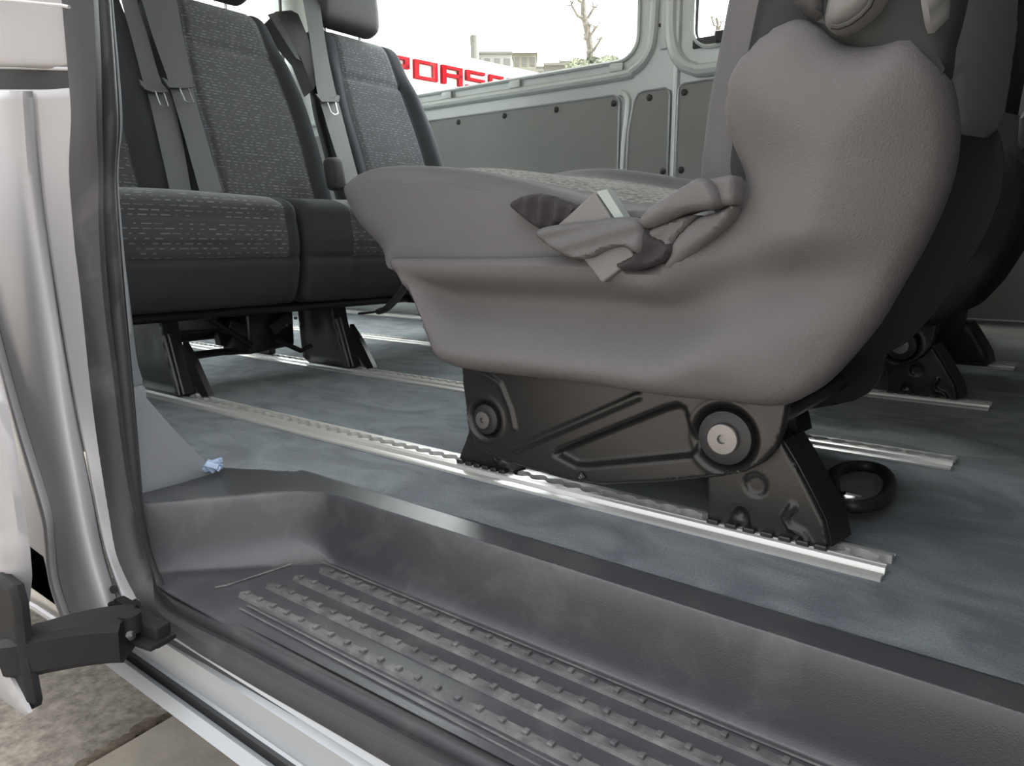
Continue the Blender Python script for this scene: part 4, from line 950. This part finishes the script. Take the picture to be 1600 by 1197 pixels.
# carrying loop on the carpet and release strap
lp_ = [at(u, v, z=.02) for u, v in cr([(1302, 748), (1310, 735), (1340, 728), (1375, 734), (1390, 752), (1384, 776), (1358, 790), (1325, 790), (1306, 775)], 5, True)]
MB().tube([p + Vector((0, 0, .0)) for p in lp_ + lp_[:1]], .0075, 12, cap=False).build('release_handle', M['plastic'], near, label='black loop handle')
MB().tube([at(1235, 742, y=.85), at(1290, 764, y=.87), at(1320, 778, z=.022)], .006, 10).build('handle_link', M['blackmetal'], near)
MB().tube([at(1313, 776, z=.030), at(1320, 776, z=.030), at(1345, 778, z=.030)], [.003, .006, .003], 10).build('handle_pin', M['chrome'], near)
st = [at(u, v, y=1.08) for u, v in ((620, 420), (632, 438), (630, 452), (618, 468), (604, 482), (592, 487))]
b = MB(); b.tube([Vector(p) for p in cr([tuple(p) for p in st], 4)], .011, 10, flat=.6); b.tube([at(602, 484, y=1.08), at(582, 488, y=1.08), at(562, 490, y=1.08)], [.004, .005, .006], 8, flat=.5); b.build('release_strap', M['plastic'], near)
b = MB(); b.tube([at(548, 443, x=-1.42), at(655, 430, x=-1.42)], .010, 10); b.build('front_tube', M['blackmetal'], seat_c)
b = MB(); b.tube([at(562, 438, x=-1.405), at(608, 432, x=-1.405)], .0022, 6); b.build('tube_edge', M['steel'], seat_c)

# ------------------------------------------------------------------ outside: ground, kerb, buildings, trees
b = MB(); b.prism([(-60, -60, GZ), (60, -60, GZ), (60, 120, GZ), (-60, 120, GZ)], (0, 0, -.1)); struct(b.build('floor_ground', M['concrete']))
bpy.data.objects['floor_ground'].name = 'floor_outside'
kp = [at(u, v, z=GZ + .02) for u, v in ((130, 1200), (200, 1160), (268, 1120), (330, 1080), (560, 1200), (520, 1400), (150, 1400))]
b = MB(); b.prism([p for p in kp], (0, 0, -.03)); tag(b.build('paving_slab', M['kerb']), 'smooth pale concrete paving slab on the ground below the sill', 'paving slab')
kd = [at(u, v, z=GZ + .004) for u, v in cr([(118, 1205), (160, 1178), (200, 1152), (235, 1128), (275, 1112), (300, 1090)], 5)]
b = MB(); b.tube(kd, [random.uniform(.007, .020) for i in range(len(kd))], 8, flat=.25); tag(b.build('dirt_seam', M['dirt']), 'dark dirt gathered in the joint beside the pale paving slab', 'dirt', kind='stuff')
# shop building with a red-lettered fascia running away from the van
FD = Vector((math.cos(AZ - math.atan(1270 / math.hypot(F, 217))), math.sin(AZ - math.atan(1270 / math.hypot(F, 217))), 0))
f0 = CAM + (at(647, 108, y=10) - CAM).normalized() * 16
FN = Vector((FD.y, -FD.x, 0))
def fas(u, v, off=0): return on_plane(u, v, f0 + FN * off, FN)
def fs_(u): p = fas(u, 110); return (p - f0).dot(FD)
sgn = empty('shop_sign', (f0.x, f0.y, 2.0), 'white fascia sign with big red capital letters seen through the far window', 'sign')
zt = fas(647, 92).z; zb = fas(647, 122).z; hh = zt - zb
s_lo, s_hi = -13, 14
def facade_box(s0, s1, z0, z1, o0, o1, m, b=None):
    b = b or MB(); pts = [f0 + FD * s + FN * o for s, o in ((s0, o0), (s1, o0), (s1, o1), (s0, o1))]
    b.prism([Vector((p.x, p.y, z0)) for p in pts], (0, 0, z1 - z0)); return b
facade_box(s_lo, 8.2, zb - hh * 1.6, zt + hh * .72, -.25, -.05, None).build('fascia_panel', M['white'], sgn)
sO = fs_(647); sO2 = fs_(683); sR = fs_(690); sR2 = fs_(722); sS = fs_(728); sS2 = fs_(757); sC = fs_(764); sC2 = fs_(786); sH = fs_(793)
st_ = hh * .20
lw = sO2 - sO; print('letters', sO, sO2, sR, sR2, sS, sS2, sC, sC2, sH, 'h', hh, FN, FD, f0)
def letter(ch, s0, s1):
    b = MB(); w = s1 - s0
    def bar(a0, a1, z0, z1): facade_box(s0 + a0 * w, s0 + a1 * w, zb + z0 * hh, zb + z1 * hh, -.05, .03, None, b)
    t = .17; k = .20
    if ch in 'PR': bar(0, k, 0, 1); bar(k, 1, 1 - t, 1); bar(1 - k, 1, .42, 1 - t); bar(k, 1, .42 - .02, .42 + t)
    if ch == 'R': bar(1 - k, 1, 0, .40)
    if ch == 'O': bar(0, k, 0, 1); bar(1 - k, 1, 0, 1); bar(k, 1 - k, 0, t); bar(k, 1 - k, 1 - t, 1)
    if ch == 'S': bar(0, 1, 1 - t, 1); bar(0, k, .5, 1 - t); bar(0, 1, .42, .42 + t); bar(1 - k, 1, t, .42); bar(0, 1, 0, t)
    if ch == 'C': bar(0, k, 0, 1); bar(k, 1, 0, t); bar(k, 1, 1 - t, 1)
    if ch == 'H': bar(0, k, 0, 1); bar(1 - k, 1, 0, 1); bar(k, 1 - k, .42, .42 + t)
    if ch == 'E': bar(0, k, 0, 1); bar(k, 1, 0, t); bar(k, 1, 1 - t, 1); bar(k, .9, .42, .42 + t)
    b.build('letter', M['red'], sgn, smooth=False)
gap = sR - sO2
letter('P', sO - gap - lw, sO - gap); letter('O', sO, sO2); letter('R', sR, sR2); letter('S', sS, sS2); letter('C', sC, sC2)
dH = (sC2 - sC); letter('H', sH, sH + dH); letter('E', sH + dH + (sH - sC2), sH + 2 * dH + (sH - sC2))
bd = facade_box(s_lo, 8.2, GZ, zt + hh * .72, -6, -.26, None).build('shop_building', M['white']); tag(bd, 'long white shop building carrying the red-lettered sign', 'building')

def at_dist(u, v, dist): d = (at(u, v, y=10) - CAM); d = d / math.hypot(d.x, d.y); return CAM + d * dist
def house(u0, u1, vt, dist, depth, mt, label, roof=None, wins=0, rail_=False, vb=None):
    a = at_dist(u0, vt, dist); c = at_dist(u1, vt, dist); z1 = (a.z + c.z) / 2; dr = (c - a); dr.z = 0; w = dr.length; dr.normalize(); n = Vector((-dr.y, dr.x, 0))
    if n.dot(a - CAM) < 0: n = -n
    R_ = empty('house', ((a.x + c.x) / 2, (a.y + c.y) / 2, GZ), label, 'building')
    z0 = GZ
    def bxs(s0, s1, z0_, z1_, o0, o1, nm, m, par=R_):
        b = MB(); b.prism([Vector(((a + dr * s + n * o).x, (a + dr * s + n * o).y, z0_)) for s, o in ((s0, o0), (s1, o0), (s1, o1), (s0, o1))], (0, 0, z1_ - z0_)); return b.build(nm, m, par, smooth=False)
    bxs(0, w, z0, z1, 0, depth, 'wall', mt)
    if roof:
        h = w * .16; m_ = (a + c) / 2; b = MB(); q = [a + dr * -.06 * w, a + dr * 1.06 * w]; 
        pts = [Vector((p.x, p.y, z1)) for p in (q[0] - n * .3, q[1] - n * .3, q[1] + n * (depth + .3), q[0] + n * (depth + .3))]
        top = [Vector((m_.x, m_.y, z1 + h)) + dr * s * w * .18 + n * depth / 2 for s in (-1, 1)]
        b.add(pts + top, [[0, 1, 5, 4], [1, 2, 5], [2, 3, 4, 5], [3, 0, 4], [3, 2, 1, 0]]); b.build('roof', roof, R_, smooth=False)
    else: bxs(-.02 * w, 1.02 * w, z1, z1 + .12, -.15, depth + .1, 'parapet', M['greywall'])
    for k in range(wins):
        s = w * (k + .5) / wins; ww = w / wins * .30
        bxs(s - ww, s + ww, z1 - w / wins * .85 - .3, z1 - w / wins * .2 - .1, -.04, .02, 'window_pane', M['greywall'])
    if rail_:
        o = bxs(0, w, z1 + .12, z1 + .8, -.1, -.05, 'balcony_rail', M['greywall'])
    return R_
house(738, 800, 85, 40, 8, M['pale'], 'pale flat-roofed building with a parapet rail beyond the sign', wins=4)
b = MB(); b.cyl(at_dist(742, 100, 39.5), at_dist(741, 56, 39.5), .22, 12); tag(b.build('chimney_post', M['greywall']), 'slim grey chimney post on the pale flat-roofed building', 'chimney')
house(802, 838, 84, 46, 8, M['cream'], 'cream tower block with overhanging grey roof slab', roof=M['greywall'], wins=3)
house(838, 905, 106, 68, 8, M['pale'], 'low white building between the two grey-roofed ones', wins=5)
house(876, 912, 97, 44, 8, M['cream'], 'cream house with grey hipped roof behind the bare tree', roof=M['greywall'], wins=3)
house(850, 900, 103, 36, 4, M['greywall'], 'low grey shed with slatted front at the foot of the houses', wins=6)
# bare tree with side limbs, and shrubs at its foot
def bare_tree(u, v0, v1, dist, label, limbs, r0=.13):
    base = at_dist(u[0], v0, dist); top = at_dist(u[1], v1, dist); base.z = GZ
    R_ = empty('bare_tree', tuple(base), label, 'tree')
    pts = [base]
    for k in range(1, 9):
        t = k / 8; uu = u[0] + (u[1] - u[0]) * t + 3 * math.sin(t * 9); vv = v0 + (v1 - v0) * t; pts.append(at_dist(uu, vv, dist))
    MB().tube(pts, [r0 * (1 - .06 * k) for k in range(9)], 8).build('trunk', M['bark'], R_)
    for (ua, va, ub, vb_) in limbs:
        a = at_dist(ua, va, dist); c = at_dist(ub, vb_, dist - .6); m_ = (a + c) / 2 + Vector((0, 0, -.12)); b = MB(); b.tube([a, m_, c], [r0 * .55, r0 * .42, r0 * .3], 7)
        for k in range(7):
            d = Vector((random.uniform(-.5, .5), random.uniform(-.5, .5), random.uniform(-.1, .6))); b.tube([c, c + d * .6], [r0 * .22, r0 * .05], 5)
        b.build('limb', M['bark'], R_)
    return R_
bare_tree((921, 908), 100, -60, 26, 'bare pruned tree rising in front of the sky through the far window',
          [(911, 28, 893, 8), (910, 30, 928, 12), (914, 55, 932, 42), (914, 60, 922, 40), (908, 2, 900, -15), (918, 82, 938, 62)])
bare_tree((1122, 1118), 100, 28, 30, 'thin bare tree seen through the smaller far window', [(1119, 40, 1112, 28), (1120, 50, 1127, 34)], .10)
def shrub(u, v, dist, rx, label):
    c = at_dist(u, v, dist); R_ = empty('shrub', (c.x, c.y, GZ), label, 'shrub', 'shrubs below the bare tree')
    b = MB(); vv = []; ff = []
    for k in range(700):
        th = random.uniform(0, 6.28); ph = random.uniform(-1, 1); r = rx * random.uniform(.5, 1) ** .5
        p = Vector((c.x + r * math.cos(th) * math.sqrt(1 - ph * ph), c.y + r * math.sin(th) * math.sqrt(1 - ph * ph), c.z - .2 + r * .8 * ph))
        a = Vector((random.gauss(0, 1), random.gauss(0, 1), random.gauss(0, 1))).normalized() * .09; d = a.orthogonal().normalized() * .05
        vv += [p - a, p + d, p + a, p - d]; ff.append([4 * k, 4 * k + 1, 4 * k + 2, 4 * k + 3])
    mk('foliage', vv, ff, M['leaf'], R_, smooth=False)
    b = MB()
    for k in range(4): b.tube([(c.x, c.y, GZ), (c.x + random.uniform(-.3, .3), c.y + random.uniform(-.3, .3), c.z)], [.04, .015], 6)
    b.build('stems', M['bark'], R_)
shrub(903, 100, 24, .42, 'pale green shrub directly left of the bare tree foot')
shrub(926, 97, 25.6, .42, 'pale green shrub at the foot of the bare tree')
shrub(950, 95, 24, .42, 'pale green shrub right of the bare tree foot')
for o in list(bpy.data.objects):
    if o.type == 'MESH' and len(o.data.polygons) == 0: bpy.data.objects.remove(o)
